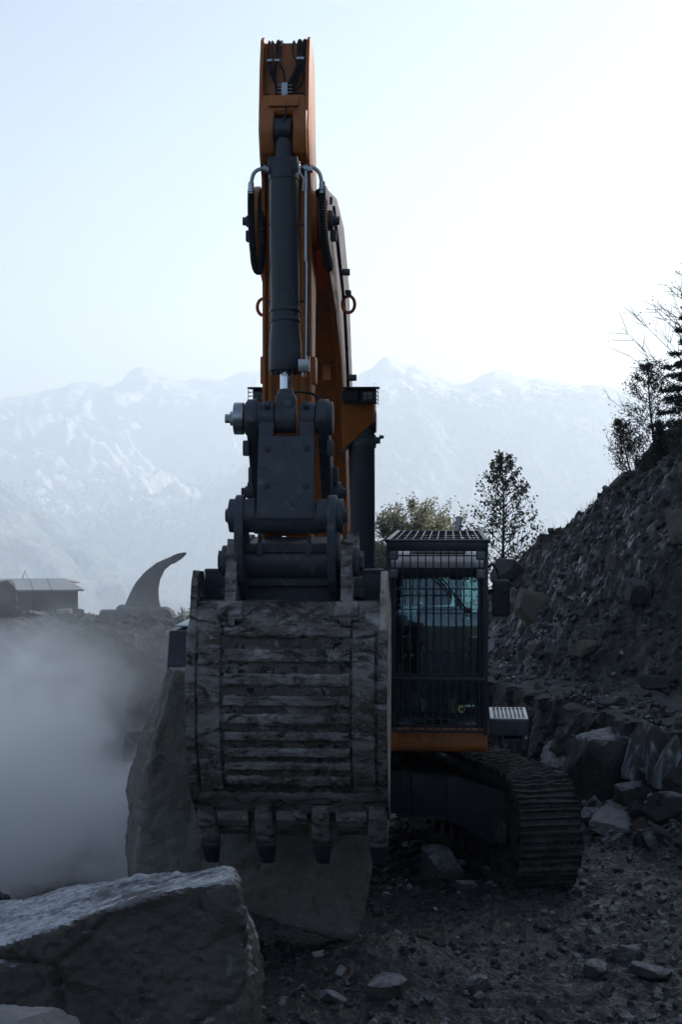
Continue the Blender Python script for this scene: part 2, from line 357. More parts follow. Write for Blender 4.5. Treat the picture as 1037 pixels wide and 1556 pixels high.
# far valley and mountains
SK = [(-900, 640), (-500, 630), (0, 608), (60, 597), (110, 583), (150, 580), (172, 586), (192, 572), (215, 555), (232, 558), (250, 566), (275, 575), (330, 574), (360, 568), (395, 562), (440, 580), (500, 596), (540, 600), (700, 610), (1037, 620), (1800, 650)]
def skyline(px, sk): return np.interp(px, [a for a, b in sk], [b for a, b in sk])
def range_fn(Yr, sk, depth, base, amp, seed, jag=3.0):
    def f(X, Y):
        px = 518.5 + X / Yr * FPX
        P = np.stack([X.ravel(), Y.ravel(), 0 * X.ravel() + seed], 1)
        ridge = CAM_H + (HOR - skyline(px, sk)) / FPX * Yr + jag * fbm(np.stack([X.ravel() * .02, 0 * X.ravel(), 0 * X.ravel() + seed], 1), 5, .6).reshape(X.shape)
        t = (Yr - Y) / depth       # 0 at the crest, 1 at the foot on our side, negative behind
        prof = np.where(t >= 0, (1 - np.clip(t, 0, 1)) ** 1.15, 1 + t * 2)
        n = fbm(P * np.array([.0019, .0019, 1]), 8, .60, True).reshape(X.shape)
        k = ss(0, .25, np.abs(t))
        fine = fbm(P * np.array([.009, .009, 1]) + 5, 5, .6, True).reshape(X.shape); k2 = .25 + .75 * ss(0, .12, np.abs(t))
        return base + (ridge - base) * prof + (amp * (n - .45) * k + 72 * (fine - .5) * k2) * (1 - .6 * ss(.7, 1, t))
    return f
mm_ = grid_mesh('mountain', np.linspace(-3600, 1600, 520), np.linspace(3400, 7000, 360), range_fn(6500, SK, 3000, -480, 240, 3.7, 9))
tag(link('mountain', mm_, mat=M['mount'], smooth=180), 'pale snow covered mountain range with a pointed peak beyond the valley', kind='structure')
SK2 = [(-1500, 900), (300, 760), (400, 680), (470, 620), (520, 592), (545, 572), (565, 556), (585, 543), (612, 549), (640, 560), (665, 572), (690, 581), (715, 577), (745, 565), (765, 562), (800, 570), (850, 580), (900, 584), (960, 590), (1037, 600), (1400, 610), (2500, 640)]
m2 = grid_mesh('mountain', np.linspace(-1000, 2600, 420), np.linspace(3000, 5500, 280), range_fn(5200, SK2, 2000, -430, 170, 8.1, 10))
tag(link('mountain', m2, mat=M['mount2'], smooth=180), 'hazy wooded ridge with a snow streaked summit behind the cab', kind='structure')
SK3 = [(-2500, 600), (-400, 640), (-100, 690), (0, 722), (40, 750), (85, 785), (150, 830), (260, 900), (500, 960), (1500, 980)]
m3 = grid_mesh('mountain', np.linspace(-3600, 1500, 300), np.linspace(1900, 3900, 160), range_fn(3400, SK3, 1300, -330, 90, 5.5, 12))
tag(link('mountain', m3, mat=M['mount2'], smooth=180), 'nearer snow dusted spur coming down at the left edge', kind='structure')
v0 = grid_mesh('valley', np.linspace(-6000, 6000, 60), np.linspace(60, 4200, 60), lambda X, Y: -5 - np.minimum((Y - 60) * .22, 400) + 12 * fbm(np.stack([X.ravel() * .002, Y.ravel() * .002, 0 * X.ravel()], 1), 4).reshape(X.shape) * ss(100, 600, Y) - 8)
tag(link('valley', v0, mat=M['mount2'], smooth=180), kind='structure')
# the slope of the valley behind the photographer
hb = grid_mesh('hill', np.linspace(-900, 900, 90), np.linspace(-900, -60, 60), lambda X, Y: -14 + (-60 - Y) * .15 + 26 * fbm(np.stack([X.ravel() * .006, Y.ravel() * .006, 0 * X.ravel()], 1), 5).reshape(X.shape) * ss(-60, -200, Y))
tag(link('hill', hb, mat=M['needle'], smooth=180), kind='structure')

# ------------------------------------------------------------------ rocks
def ico(sub):
    bm = bmesh.new(); bmesh.ops.create_icosphere(bm, subdivisions=sub, radius=1)
    v = np.array([p.co[:] for p in bm.verts]); bm.verts.index_update(); f = np.array([[q.index for q in p.verts] for p in bm.faces]); bm.free(); return v, f
ICO = {k: ico(k) for k in (1, 2, 3, 4, 5)}
def rock_v(sub, seed, dims, planes=9, rough=.06, fr=2.2, axd=.82):
    v, f = ICO[sub]; rs = np.random.RandomState(seed)
    n = rs.normal(size=(planes, 3)); n /= np.linalg.norm(n, axis=1)[:, None]; d = rs.uniform(.55, .9, planes)
    ax = np.array([[1, 0, 0], [-1, 0, 0], [0, 1, 0], [0, -1, 0], [0, 0, 1], [0, 0, -1]], float); n = np.vstack([n, ax]); d = np.concatenate([d, np.full(6, axd)])
    dot = v @ n.T; r = np.where(dot > .05, d / np.maximum(dot, .05), 9).min(1); p = v * np.minimum(r, 1.15)[:, None]
    q = p * fr + rs.uniform(0, 50, 3)
    if rough: p = p * (1 + rough * fbm(q, 4, .55, True) + rough * .6 * fbm(q * 3, 3))[:, None]
    return p * np.array(dims), f
def rot_np(rx, ry, rz): return np.array(Euler((rx, ry, rz)).to_matrix())
def boulder(loc, dims, seed, mat='rock_dark', rot=(0, 0, 0), sub=4, label='boulder', group=None, planes=9, rough=.06, smooth=28, sink=.25, name='boulder'):
    v, f = rock_v(sub, seed, dims, planes, rough); v = v @ rot_np(*rot).T
    o = link(name, mesh_np(name, v, f), mat=M[mat], smooth=smooth); o.location = loc
    return tag(o, label, 'boulder', group)
def ground_boulder(x, y, r, seed, **k):
    dims = k.pop('dims', (r, r * .85, r * .7)); z = T(x, y); sink = k.pop('sink', .2)
    return boulder((x, y, z + dims[2] * (.8 - sink * 1.6)), dims, seed, **k)

def fracture(c, n_cells, seed, depth, groove, gw, aniso=(1, 1, 1)):
    rs = np.random.RandomState(seed); lo, hi = c.min(0), c.max(0); P = lo + (hi - lo) * rs.uniform(-.05, 1.05, (n_cells, 3)); A = np.array(aniso)
    w_ = c + .10 * np.stack([fbm(c * 2 + k * 9, 3) for k in range(3)], 1)
    d1 = np.full(len(c), 9e9); d2 = d1.copy(); ix = np.zeros(len(c), int)
    for k in range(n_cells):
        d = np.sqrt((((w_ - P[k]) * A) ** 2).sum(1)); m = d < d1; d2 = np.where(m, d1, np.minimum(d2, d)); ix = np.where(m, k, ix); d1 = np.where(m, d, d1)
    G = rs.normal(size=(n_cells, 3)) * .22; off = rs.uniform(-.5, .1, n_cells)
    pl_ = np.clip(((c - P[ix]) * G[ix]).sum(1), -.035, .025)
    return depth * off[ix] + pl_ * (depth / .06) * .8 - groove * (1 - ss(0, gw, d2 - d1))
def solid_rock(name, A, B, vox, mat, seed, amp=(.05, .02), fr=(1.6, 7), extra=None, smooth=32):
    """two matching outlines (front and back), lofted, remeshed evenly and roughened"""
    mb = MB(); mb.loft(A, B); me = bpy.data.meshes.new(name); mb.bm.to_mesh(me); mb.bm.free()
    bmx = bmesh.new(); bmx.from_mesh(me); bmesh.ops.triangulate(bmx, faces=bmx.faces); bmx.to_mesh(me); bmx.free()
    o = bpy.data.objects.new(name, me); COL.objects.link(o)
    md = o.modifiers.new('r', 'REMESH'); md.mode = 'VOXEL'; md.voxel_size = vox
    dg = bpy.context.evaluated_depsgraph_get(); m2 = bpy.data.meshes.new_from_object(o.evaluated_get(dg)); bpy.data.objects.remove(o)
    n = len(m2.vertices); c = np.empty(n * 3, np.float32); m2.vertices.foreach_get('co', c); c = c.reshape(-1, 3).astype(float)
    e = np.empty(len(m2.edges) * 2, np.int32); m2.edges.foreach_get('vertices', e); e = e.reshape(-1, 2); dg_ = np.maximum(np.bincount(e.ravel(), minlength=n), 1)[:, None]
    def lap(q):
        o_ = np.stack([np.bincount(e[:, 0], q[e[:, 1], k], n) + np.bincount(e[:, 1], q[e[:, 0], k], n) for k in range(3)], 1); return o_ / dg_
    for _ in range(4): c = .35 * c + .65 * lap(c)
    m2.vertices.foreach_set('co', c.astype(np.float32).ravel()); m2.update()
    nn = np.empty(n * 3, np.float32); m2.vertices.foreach_get('normal', nn); nn = nn.reshape(-1, 3).astype(float)
    for _ in range(3): nn = lap(nn)
    nn /= np.linalg.norm(nn, axis=1)[:, None] + 1e-9
    # blocky fracture: quantised noise steps, then fine chipping
    q = fbm(c * fr[0] + seed, 4, .5); st = np.round(q * 5) / 5 * .65 + q * .35
    dsp = amp[0] * (.5 * st + .5 * q) + amp[1] * fbm(c * fr[1] + seed, 4, .6, True)
    if extra is not None: dsp = dsp + extra(c, nn)
    c = c + nn * dsp[:, None]
    c = .55 * c + .45 * lap(c)
    c = c + nn * (.015 * fbm(c * 9 + seed, 4, .62, True) + .008 * pn(c * 26))[:, None]; m2.vertices.foreach_set('co', c.astype(np.float32).ravel()); m2.update()
    m2.materials.clear(); return link(name, m2, mat=mat, smooth=smooth)

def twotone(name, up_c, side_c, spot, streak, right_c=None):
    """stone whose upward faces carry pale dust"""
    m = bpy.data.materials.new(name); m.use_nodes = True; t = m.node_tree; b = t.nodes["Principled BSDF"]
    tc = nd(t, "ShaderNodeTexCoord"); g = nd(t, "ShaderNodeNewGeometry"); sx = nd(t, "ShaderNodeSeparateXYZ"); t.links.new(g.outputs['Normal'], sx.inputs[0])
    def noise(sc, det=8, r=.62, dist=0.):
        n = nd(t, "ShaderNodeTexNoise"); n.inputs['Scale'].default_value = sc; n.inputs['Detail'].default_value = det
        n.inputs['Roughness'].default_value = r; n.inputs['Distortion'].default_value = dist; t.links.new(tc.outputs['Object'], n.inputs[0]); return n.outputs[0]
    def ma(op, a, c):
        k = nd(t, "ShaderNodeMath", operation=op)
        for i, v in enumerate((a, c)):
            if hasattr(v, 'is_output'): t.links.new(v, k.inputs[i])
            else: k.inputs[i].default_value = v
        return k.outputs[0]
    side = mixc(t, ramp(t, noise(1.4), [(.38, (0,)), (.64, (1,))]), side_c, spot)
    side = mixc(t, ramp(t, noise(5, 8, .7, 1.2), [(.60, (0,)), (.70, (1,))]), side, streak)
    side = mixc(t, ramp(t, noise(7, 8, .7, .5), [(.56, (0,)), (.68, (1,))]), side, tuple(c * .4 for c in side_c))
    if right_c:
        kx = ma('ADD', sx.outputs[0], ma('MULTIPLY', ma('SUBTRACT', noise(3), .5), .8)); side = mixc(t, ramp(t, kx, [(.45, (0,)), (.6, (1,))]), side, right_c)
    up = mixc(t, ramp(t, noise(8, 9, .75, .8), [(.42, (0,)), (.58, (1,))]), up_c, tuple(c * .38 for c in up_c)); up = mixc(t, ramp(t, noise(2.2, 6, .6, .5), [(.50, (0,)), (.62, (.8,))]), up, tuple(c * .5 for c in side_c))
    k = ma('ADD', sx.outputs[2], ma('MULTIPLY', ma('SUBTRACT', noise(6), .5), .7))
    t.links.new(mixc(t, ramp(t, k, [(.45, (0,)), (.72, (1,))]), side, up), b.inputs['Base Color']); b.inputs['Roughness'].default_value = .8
    p = None
    for sc, st, di in ((4, .7, .06), (14, .8, .03), (60, .6, .008)):
        bp = nd(t, "ShaderNodeBump"); bp.inputs[0].default_value = st; bp.inputs[1].default_value = di; t.links.new(noise(sc), bp.inputs['Height'])
        if p: t.links.new(p, bp.inputs['Normal'])
        p = bp.outputs[0]
    t.links.new(p, b.inputs['Normal']); return m
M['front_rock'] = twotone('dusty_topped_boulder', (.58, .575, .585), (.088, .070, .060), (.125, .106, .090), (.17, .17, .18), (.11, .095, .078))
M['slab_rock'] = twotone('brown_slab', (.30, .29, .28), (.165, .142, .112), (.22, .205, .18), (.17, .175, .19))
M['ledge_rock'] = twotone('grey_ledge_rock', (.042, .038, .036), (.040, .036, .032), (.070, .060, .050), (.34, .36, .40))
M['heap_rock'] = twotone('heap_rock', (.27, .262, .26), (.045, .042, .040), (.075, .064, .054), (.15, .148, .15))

# big front boulder
fb_top = [W(-140, 1462, 11.2), W(0, 1438, 11.1), W(36, 1430, 11.0), W(113, 1405, 11.0), W(198, 1377, 11.0), W(283, 1357, 11.0), W(352, 1345, 11.0)]
fb_back = [W(-140, 1400, 14.0), W(0, 1372, 14.0), W(60, 1362, 13.7), W(120, 1347, 13.4), W(215, 1331, 13.0), W(290, 1325, 12.6), W(350, 1320, 12.2)]
A = fb_top + [W(372, 1470, 11.05), W(376, 1720, 11.0), W(-140, 1760, 11.2)]
B = fb_back + [W(392, 1415, 12.3), W(402, 1560, 12.3), W(-140, 1560, 14.0)]
def fbx(c, n): return fracture(c, 40, 5, .034, .024, .06, (1, 1, 1.4)) * (1 - .9 * ss(.3, .8, n[:, 2])) + fracture(c, 260, 6, .012, .007, .03) * (1 - .7 * ss(.3, .8, n[:, 2])) -.05 * ss(.0, .5, fbm(c * np.array([1.6, 1.6, .5]) + 77, 3)) * (n[:, 1] < -.5) + .03 * np.round(2.5 * pn(c * np.array([.8, 1.6, 2.2]) + 31)) / 2.5
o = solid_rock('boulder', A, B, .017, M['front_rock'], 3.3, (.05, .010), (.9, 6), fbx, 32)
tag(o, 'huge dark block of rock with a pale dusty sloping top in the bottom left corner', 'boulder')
boulder(W(62, 1600, 9.4), (.34, .3, .26), 12, 'rock_top', (.1, .1, .4), 5, 'pale rounded rock tip in front of the huge dark block')
# slab gripped by the bucket
fs = [(262, 1012), (300, 1020), (420, 1040), (560, 1120), (568, 1260), (562, 1330), (556, 1385), (542, 1434), (505, 1428), (440, 1408), (385, 1390), (300, 1352), (200, 1372), (198, 1330), (212, 1235), (232, 1130), (250, 1060)]
bs = [(252, 1018), (300, 1015), (420, 1030), (545, 1110), (550, 1250), (545, 1310), (540, 1350), (520, 1390), (490, 1395), (440, 1385), (385, 1370), (290, 1330), (198, 1345), (188, 1300), (190, 1210), (212, 1125), (240, 1060)]
o = solid_rock('stone_slab', [W(x, y, 16.15) for x, y in fs], [W(x, y, 16.75) for x, y in bs], .026, M['slab_rock'], 9.1, (.04, .012), (1.3, 6), lambda c, n: fracture(c, 30, 15, .028, .014, .05, (1, 1, .45)) + fracture(c, 140, 16, .006, .004, .03, (1, 1, .6)) + .02 * fbm(c * np.array([9, 9, 1.2]), 3) * (n[:, 0] < -.3))
tag(o, 'tall upright stone slab gripped behind the excavator bucket', 'boulder')

# ledge of bedrock along the right of the pit
def ledge():
    pts = [(1.3, 28.9), (2.0, 28.0), (2.35, 26.6), (2.75, 24.9), (3.2, 23.4), (3.75, 21.5), (4.6, 19.7), (6.5, 17.8)]
    L = [Vector((*p, 0)) for p in pts]; n = 260; cum = [0]
    for a, b in zip(L[:-1], L[1:]): cum.append(cum[-1] + (b - a).length)
    rows = 46; V = np.zeros((n, rows, 3))
    for i in range(n):
        s = cum[-1] * i / (n - 1); k = max(j for j in range(len(cum)) if cum[j] <= s + 1e-9); k = min(k, len(L) - 2)
        p = L[k].lerp(L[k + 1], (s - cum[k]) / (cum[k + 1] - cum[k])); t = (L[k + 1] - L[k]).normalized(); nx = Vector((t.y, -t.x, 0)) * -1
        nx = Vector((-t.y, t.x, 0)); nx = nx if nx.x < 0 or nx.y < 0 else -nx
        for j in range(rows):
            v = j / (rows - 1)
            if v < .72: off, z = .38 - .30 * (v / .72), -.15 + 1.38 * (v / .72)
            else: off, z = .08 - 1.2 * (v - .72) / .28, 1.23 + .1 * (v - .72) / .28
            V[i, j] = (p.x + nx.x * off, p.y + nx.y * off, z)
    v = V.reshape(-1, 3); c = v * np.array([1.1, 1.1, .25])
    cell = pn(c * 2.2 + 3); st = np.round(cell * 3) / 3
    prof = np.repeat(np.linspace(0, 1, rows)[None], n, 0).ravel()
    am = (.28 * st + .10 * fbm(v * 2.5, 4, .6, True) + .03 * fbm(v * 9, 3, .6)) * np.where(prof < .76, 1, .25)
    v = v + np.stack([-.85 * am, -.5 * am, .10 * fbm(v * 1.4 + 8, 3) * (prof > .5)], 1)
    i = np.arange(n * rows).reshape(n, rows); f = np.stack([i[:-1, :-1].ravel(), i[1:, :-1].ravel(), i[1:, 1:].ravel(), i[:-1, 1:].ravel()], 1)
    return link('rock_ledge', mesh_np('rock_ledge', v, f), mat=M['ledge_rock'], smooth=35)
tag(ledge(), kind='structure')

# named boulders: (px, py of centre, depth, dims, seed, mat, label)
BL = [
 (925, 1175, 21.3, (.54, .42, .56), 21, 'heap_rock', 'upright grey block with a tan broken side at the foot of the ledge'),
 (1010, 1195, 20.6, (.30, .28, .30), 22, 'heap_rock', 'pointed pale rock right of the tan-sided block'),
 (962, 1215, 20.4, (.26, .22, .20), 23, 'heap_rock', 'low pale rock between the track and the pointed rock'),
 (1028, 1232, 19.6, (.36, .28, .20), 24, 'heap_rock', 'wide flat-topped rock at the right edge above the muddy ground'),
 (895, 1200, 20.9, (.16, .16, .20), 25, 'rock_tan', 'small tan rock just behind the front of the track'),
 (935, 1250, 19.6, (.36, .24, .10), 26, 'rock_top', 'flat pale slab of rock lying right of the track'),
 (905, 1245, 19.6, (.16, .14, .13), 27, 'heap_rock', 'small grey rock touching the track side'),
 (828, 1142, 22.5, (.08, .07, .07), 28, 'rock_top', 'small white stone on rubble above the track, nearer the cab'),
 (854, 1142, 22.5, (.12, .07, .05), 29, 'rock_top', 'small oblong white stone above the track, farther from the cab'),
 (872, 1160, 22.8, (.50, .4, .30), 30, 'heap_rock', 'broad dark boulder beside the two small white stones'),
 (780, 1125, 22.6, (.3, .2, .16), 31, 'heap_rock', 'dark rock under the metal step of the excavator'),
 (665, 1325, 17.9, (.28, .22, .19), 32, 'heap_rock', 'grey boulder lying in front of the undercarriage'),
 (705, 1350, 17.2, (.14, .12, .08), 33, 'heap_rock', 'small stone between the undercarriage boulder and the track'),
 (955, 1452, 15.2, (.17, .13, .09), 34, 'heap_rock', 'flat pale rock on the mud at lower right'),
 (905, 1470, 15.0, (.15, .11, .08), 35, 'heap_rock', 'angular grey rock left of the flat pale rock on the mud'),
 (990, 1480, 14.9, (.17, .13, .08), 36, 'heap_rock', 'pale rock at the lower right, nearest the right edge'),
 (505, 1520, 14.5, (.10, .10, .05), 37, 'rock_top', 'small white-edged stone right of the huge dark block'),
 (590, 1500, 14.8, (.2, .14, .09), 38, 'heap_rock', 'low dark rock in the mud below the slab'),
 (725, 1490, 14.8, (.12, .09, .06), 39, 'heap_rock', 'lone grey stone in the middle of the muddy foreground'),
 (815, 925, 31.0, (.34, .25, .30), 40, 'rock_tan', 'largest tan boulder half buried in the scree, right of the cab mirror'),
 (775, 875, 34.0, (.42, .3, .34), 41, 'rock_scree', 'rounded dark boulder on the skyline above the cab mirror'),
 (972, 905, 27.0, (.26, .2, .18), 42, 'rock_scree', 'bluish grey boulder in the middle of the scree slope'),
 (870, 895, 30.5, (.12, .1, .22), 43, 'rock_tan', 'narrow leaning tan stone high on the scree'),
 (933, 858, 29.5, (.13, .1, .18), 44, 'rock_tan', 'tan stone upright near the top of the scree'),
 (962, 800, 31.0, (.2, .12, .10), 45, 'rock_scree', 'flat pale stone just under the crest of the scree'),
 (1030, 805, 27.5, (.2, .2, .3), 46, 'rock_tan', 'tall tan boulder at the right edge of the scree'),
 (892, 985, 28.0, (.2, .16, .14), 47, 'rock_tan', 'tan stone low on the scree above the ledge'),
 (817, 985, 29.8, (.15, .12, .13), 48, 'rock_tan', 'squarish tan stone low on the scree near the cab'),
 (748, 985, 31.0, (.12, .1, .16), 49, 'rock_top', 'pale stone close to the cab below the mirror'),
 (1000, 1040, 25.0, (.3, .2, .12), 50, 'rock_scree', 'flat dark boulder at the foot of the scree near the right edge'),
 (930, 1075, 24.5, (.24, .16, .10), 51, 'rock_scree', 'flat stone lying on top of the ledge'),
 (878, 850, 33.0, (.22, .16, .16), 52, 'rock_scree', 'grey boulder under the crest right of the leafy tree'),
]
for px, py, Y, dm, sd_, mt, lb in BL:
    w_ = W(px, py, Y); rs = random.Random(sd_)
    # put it on the ground along the line of sight
    best = None
    for k in range(-60, 61):
        Yk = Y + k * .1; q = W(px, py, Yk); e = abs(T(q.x, q.y) + dm[2] * .35 - q.z)
        if best is None or e < best[0]: best = (e, q, Yk)
    q = best[1] if best[0] < .15 else Vector((w_.x, w_.y, T(w_.x, w_.y) + dm[2] * .35)); s = q.y / Y
    boulder((q.x, q.y, T(q.x, q.y) + dm[2] * s * .4), tuple(d * s for d in dm), sd_, mt, (rs.uniform(-.3, .3), rs.uniform(-.3, .3), rs.uniform(0, 6)), 4, lb, planes=8)

M['streak_rock'] = pmat('pale_streaked_rock', [((.07, .064, .058), (.10, .09, .08), 2), ((.42, .44, .48), 1.6, .50, .60)], (.5, .8), 0, ((6, .7, .05), (26, .6, .015)), stretch=(2.2, 2.2, .5))
for k, (px, py, Y, h_) in enumerate(((945, 1118, 22.6, .34), (972, 1126, 22.2, .40), (997, 1132, 21.8, .38), (1022, 1138, 21.4, .40))):
    q = W(px, py, Y); boulder((q.x, q.y, q.z - .12), (.13, .16, h_), 300 + k, 'streak_rock', (.12, .22, .9), 4, 'tall narrow pillar of pale streaked rock standing in the ledge', 'streaked rock pillars in the ledge', planes=5)
# rubble and scree (uncountable): merged small stones
def scatter(name, pts, sizes, seed, mats, label, subs=(1, 2)):
    rs = np.random.RandomState(seed); VV = {m: [] for m in mats}; FF = {m: [] for m in mats}; off = {m: 0 for m in mats}
    lib = {m: [rock_v(s + 1, 100 + 7 * j + s, (1.1, .85, .65), 4, .0, 2.2, .58) for s in subs for j in range(6)] for m in mats[:1]}[mats[0]]
    ms = list(mats); allv, allf, mis, o_ = [], [], [], 0
    for (x, y, z), sz in zip(pts, sizes):
        half = len(lib) // 2
        v, f = lib[rs.randint(half, len(lib))] if sz > .06 else lib[rs.randint(0, half)]
        a = rot_np(rs.uniform(-.8, .8), rs.uniform(-.8, .8), rs.uniform(0, 6.28)); v = (v * sz * rs.uniform(.7, 1.2, 3)) @ a.T + (x, y, z + sz * .15)
        allv.append(v); allf.append(f + o_); o_ += len(v); mis.append(np.full(len(f), rs.choice(len(ms), p=WTS[:len(ms)] / WTS[:len(ms)].sum()), np.int32))
    me = mesh_np(name, np.concatenate(allv), np.concatenate(allf))
    for m in ms: me.materials.append(M[m])
    me.polygons.foreach_set('material_index', np.concatenate(mis)); o = link(name, me, smooth=30)
    return tag(o, label, kind='stuff')
WTS = np.array([.62, .25, .13])
rs = np.random.RandomState(5)
def rand_ground(n, xr, yr, pred, pw=1):
    x = rs.uniform(*xr, n); y = yr[0] + (yr[1] - yr[0]) * rs.uniform(0, 1, n) ** pw; k = pred(x, y) & (np.abs(x) < y * .19 + .3); x, y = x[k], y[k]
    return np.stack([x, y, ground_z(x, y)], 1)
def sizes(n, lo, hi, p=3.2): return lo + (hi - lo) * rs.uniform(0, 1, n) ** p
p1 = rand_ground(20000, (-5, 4.6), (13.2, 24), lambda x, y: rimdist(x, y) < .1, 1.3)
scatter('rubble', p1, sizes(len(p1), .008, .075, 9), 1, ['rock_scree', 'heap_rock', 'rock_top'], 'loose broken stone strewn over the muddy pit floor')
dl = rand_ground(3000, (1.8, 5), (18.5, 28), lambda x, y: (np.abs(rimdist(x, y) + .45) < .6) & (x > 1.8) & ~((x < 2.75) & (y < 23.5)))
scatter('rubble', dl, sizes(len(dl), .02, .20, 3.5), 2, ['heap_rock', 'rock_scree', 'rock_tan'], 'broken stone heaped along the foot of the ledge')
p2 = rand_ground(17000, (1.2, 8), (22, 37), lambda x, y: (rimdist(x, y) > .1))
scatter('scree', p2, sizes(len(p2), .012, .11, 9.0), 3, ['rock_scree', 'rock_scree', 'rock_tan'], 'slate coloured scree covering the slope right of the cab')
p3 = rand_ground(5000, (-7, 1), (24, 36), lambda x, y: (x < 1))
scatter('rubble', p3, sizes(len(p3), .015, .13, 5), 4, ['rock_scree', 'heap_rock', 'rock_tan'], 'rubble along the top and face of the dusty bank')
p5 = rand_ground(5200, (1.6, 6), (18, 30), lambda x, y: (rimdist(x, y) > -.05) & (rimdist(x, y) < 1.5))
p5[:, 2] = np.maximum(p5[:, 2], 1.25)
scatter('rubble', p5, sizes(len(p5), .015, .10, 4), 8, ['rock_scree', 'heap_rock', 'rock_scree'], 'dark chippings littering the shelf on top of the ledge')
p4 = rand_ground(2600, (-5, -1.6), (12.6, 17), lambda x, y: (x < -1.6))
scatter('rubble', p4, sizes(len(p4), .012, .12, 3.0), 6, ['rock_scree', 'heap_rock', 'rock_scree'], 'dark spoil mound behind the huge dark block')
# ------------------------------------------------------------------ excavator
EX = empty('excavator', (-.12, 20.6, 0), R(-3.6))
tag(EX, 'large orange tracked excavator with raised boom and a muddy bucket held down in front', 'excavator')
EXM = Matrix.Translation((-.12, 20.6, 0)) @ Matrix.Rotation(R(-3.6), 4, 'Z'); EXI = EXM.inverted()
def L(px, py, Y): return EXI @ W(px, py, Y)
def arcp(cy, cz, r, a0, a1, n): return [(cy + r * math.cos(R(a0 + (a1 - a0) * k / n)), cz + r * math.sin(R(a0 + (a1 - a0) * k / n))) for k in range(n + 1)]
def mirror_pair(fn):
    for s in (-1, 1): fn(s)

# undercarriage, turned 16.6 degrees against the upper body
UR = R(16.6)
mb = MB()
mb.box((0, 0, .82), (1.5, 1.7, .44), .03); mb.cyl((0, 0, 1.0), (0, 0, 1.2), .74, n=40)
for sx in (-1, 1):
    for sy in (-1, 1):
        x0, x1 = .55 * sx, 1.46 * sx
        a = [(x0, sy * .85, 1.03), (x0, sy * .15, 1.03), (x0, sy * .15, .60), (x0, sy * .85, .60)]
        c = [(.95 * sx, sy * 1.12, 1.0), (.95 * sx, sy * .45, 1.0), (.95 * sx, sy * .45, .58), (.95 * sx, sy * 1.12, .58)]
        b = [(x1, sy * 1.45, .90), (x1, sy * .75, .90), (x1, sy * .75, .30), (x1, sy * 1.45, .30)]
        mb.loft(a, c, .015); mb.loft(c, b, .015)
        mb.loft([(x0, sy * .89, 1.05), (x0, sy * .2, 1.05), (x0, sy * .2, 1.025), (x0, sy * .89, 1.025)], [(.95 * sx, sy * 1.16, 1.02), (.95 * sx, sy * .5, 1.02), (.95 * sx, sy * .5, .995), (.95 * sx, sy * 1.16, .995)])
        mb.loft([(x0, sy * .89, .605), (x0, sy * .2, .605), (x0, sy * .2, .58), (x0, sy * .89, .58)], [(.95 * sx, sy * 1.16, .585), (.95 * sx, sy * .5, .585), (.95 * sx, sy * .5, .56), (.95 * sx, sy * 1.16, .56)])
        mb.box((.62 * sx, sy * .90, .81), (.02, .05, .42), .004)
cb = mb.build('car_body', M['navy'], EX); cb.rotation_euler[2] = UR
mb = MB()
mb.cyl((0, 0, 1.2), (0, 0, 1.31), .80, n=60)
for k in range(36): a = k * math.pi / 18; mb.bolt((.77 * math.cos(a), .77 * math.sin(a), 1.2), (0, 0, -1), .022, .04)
mb.build('slewing_ring', M['mud'], EX)
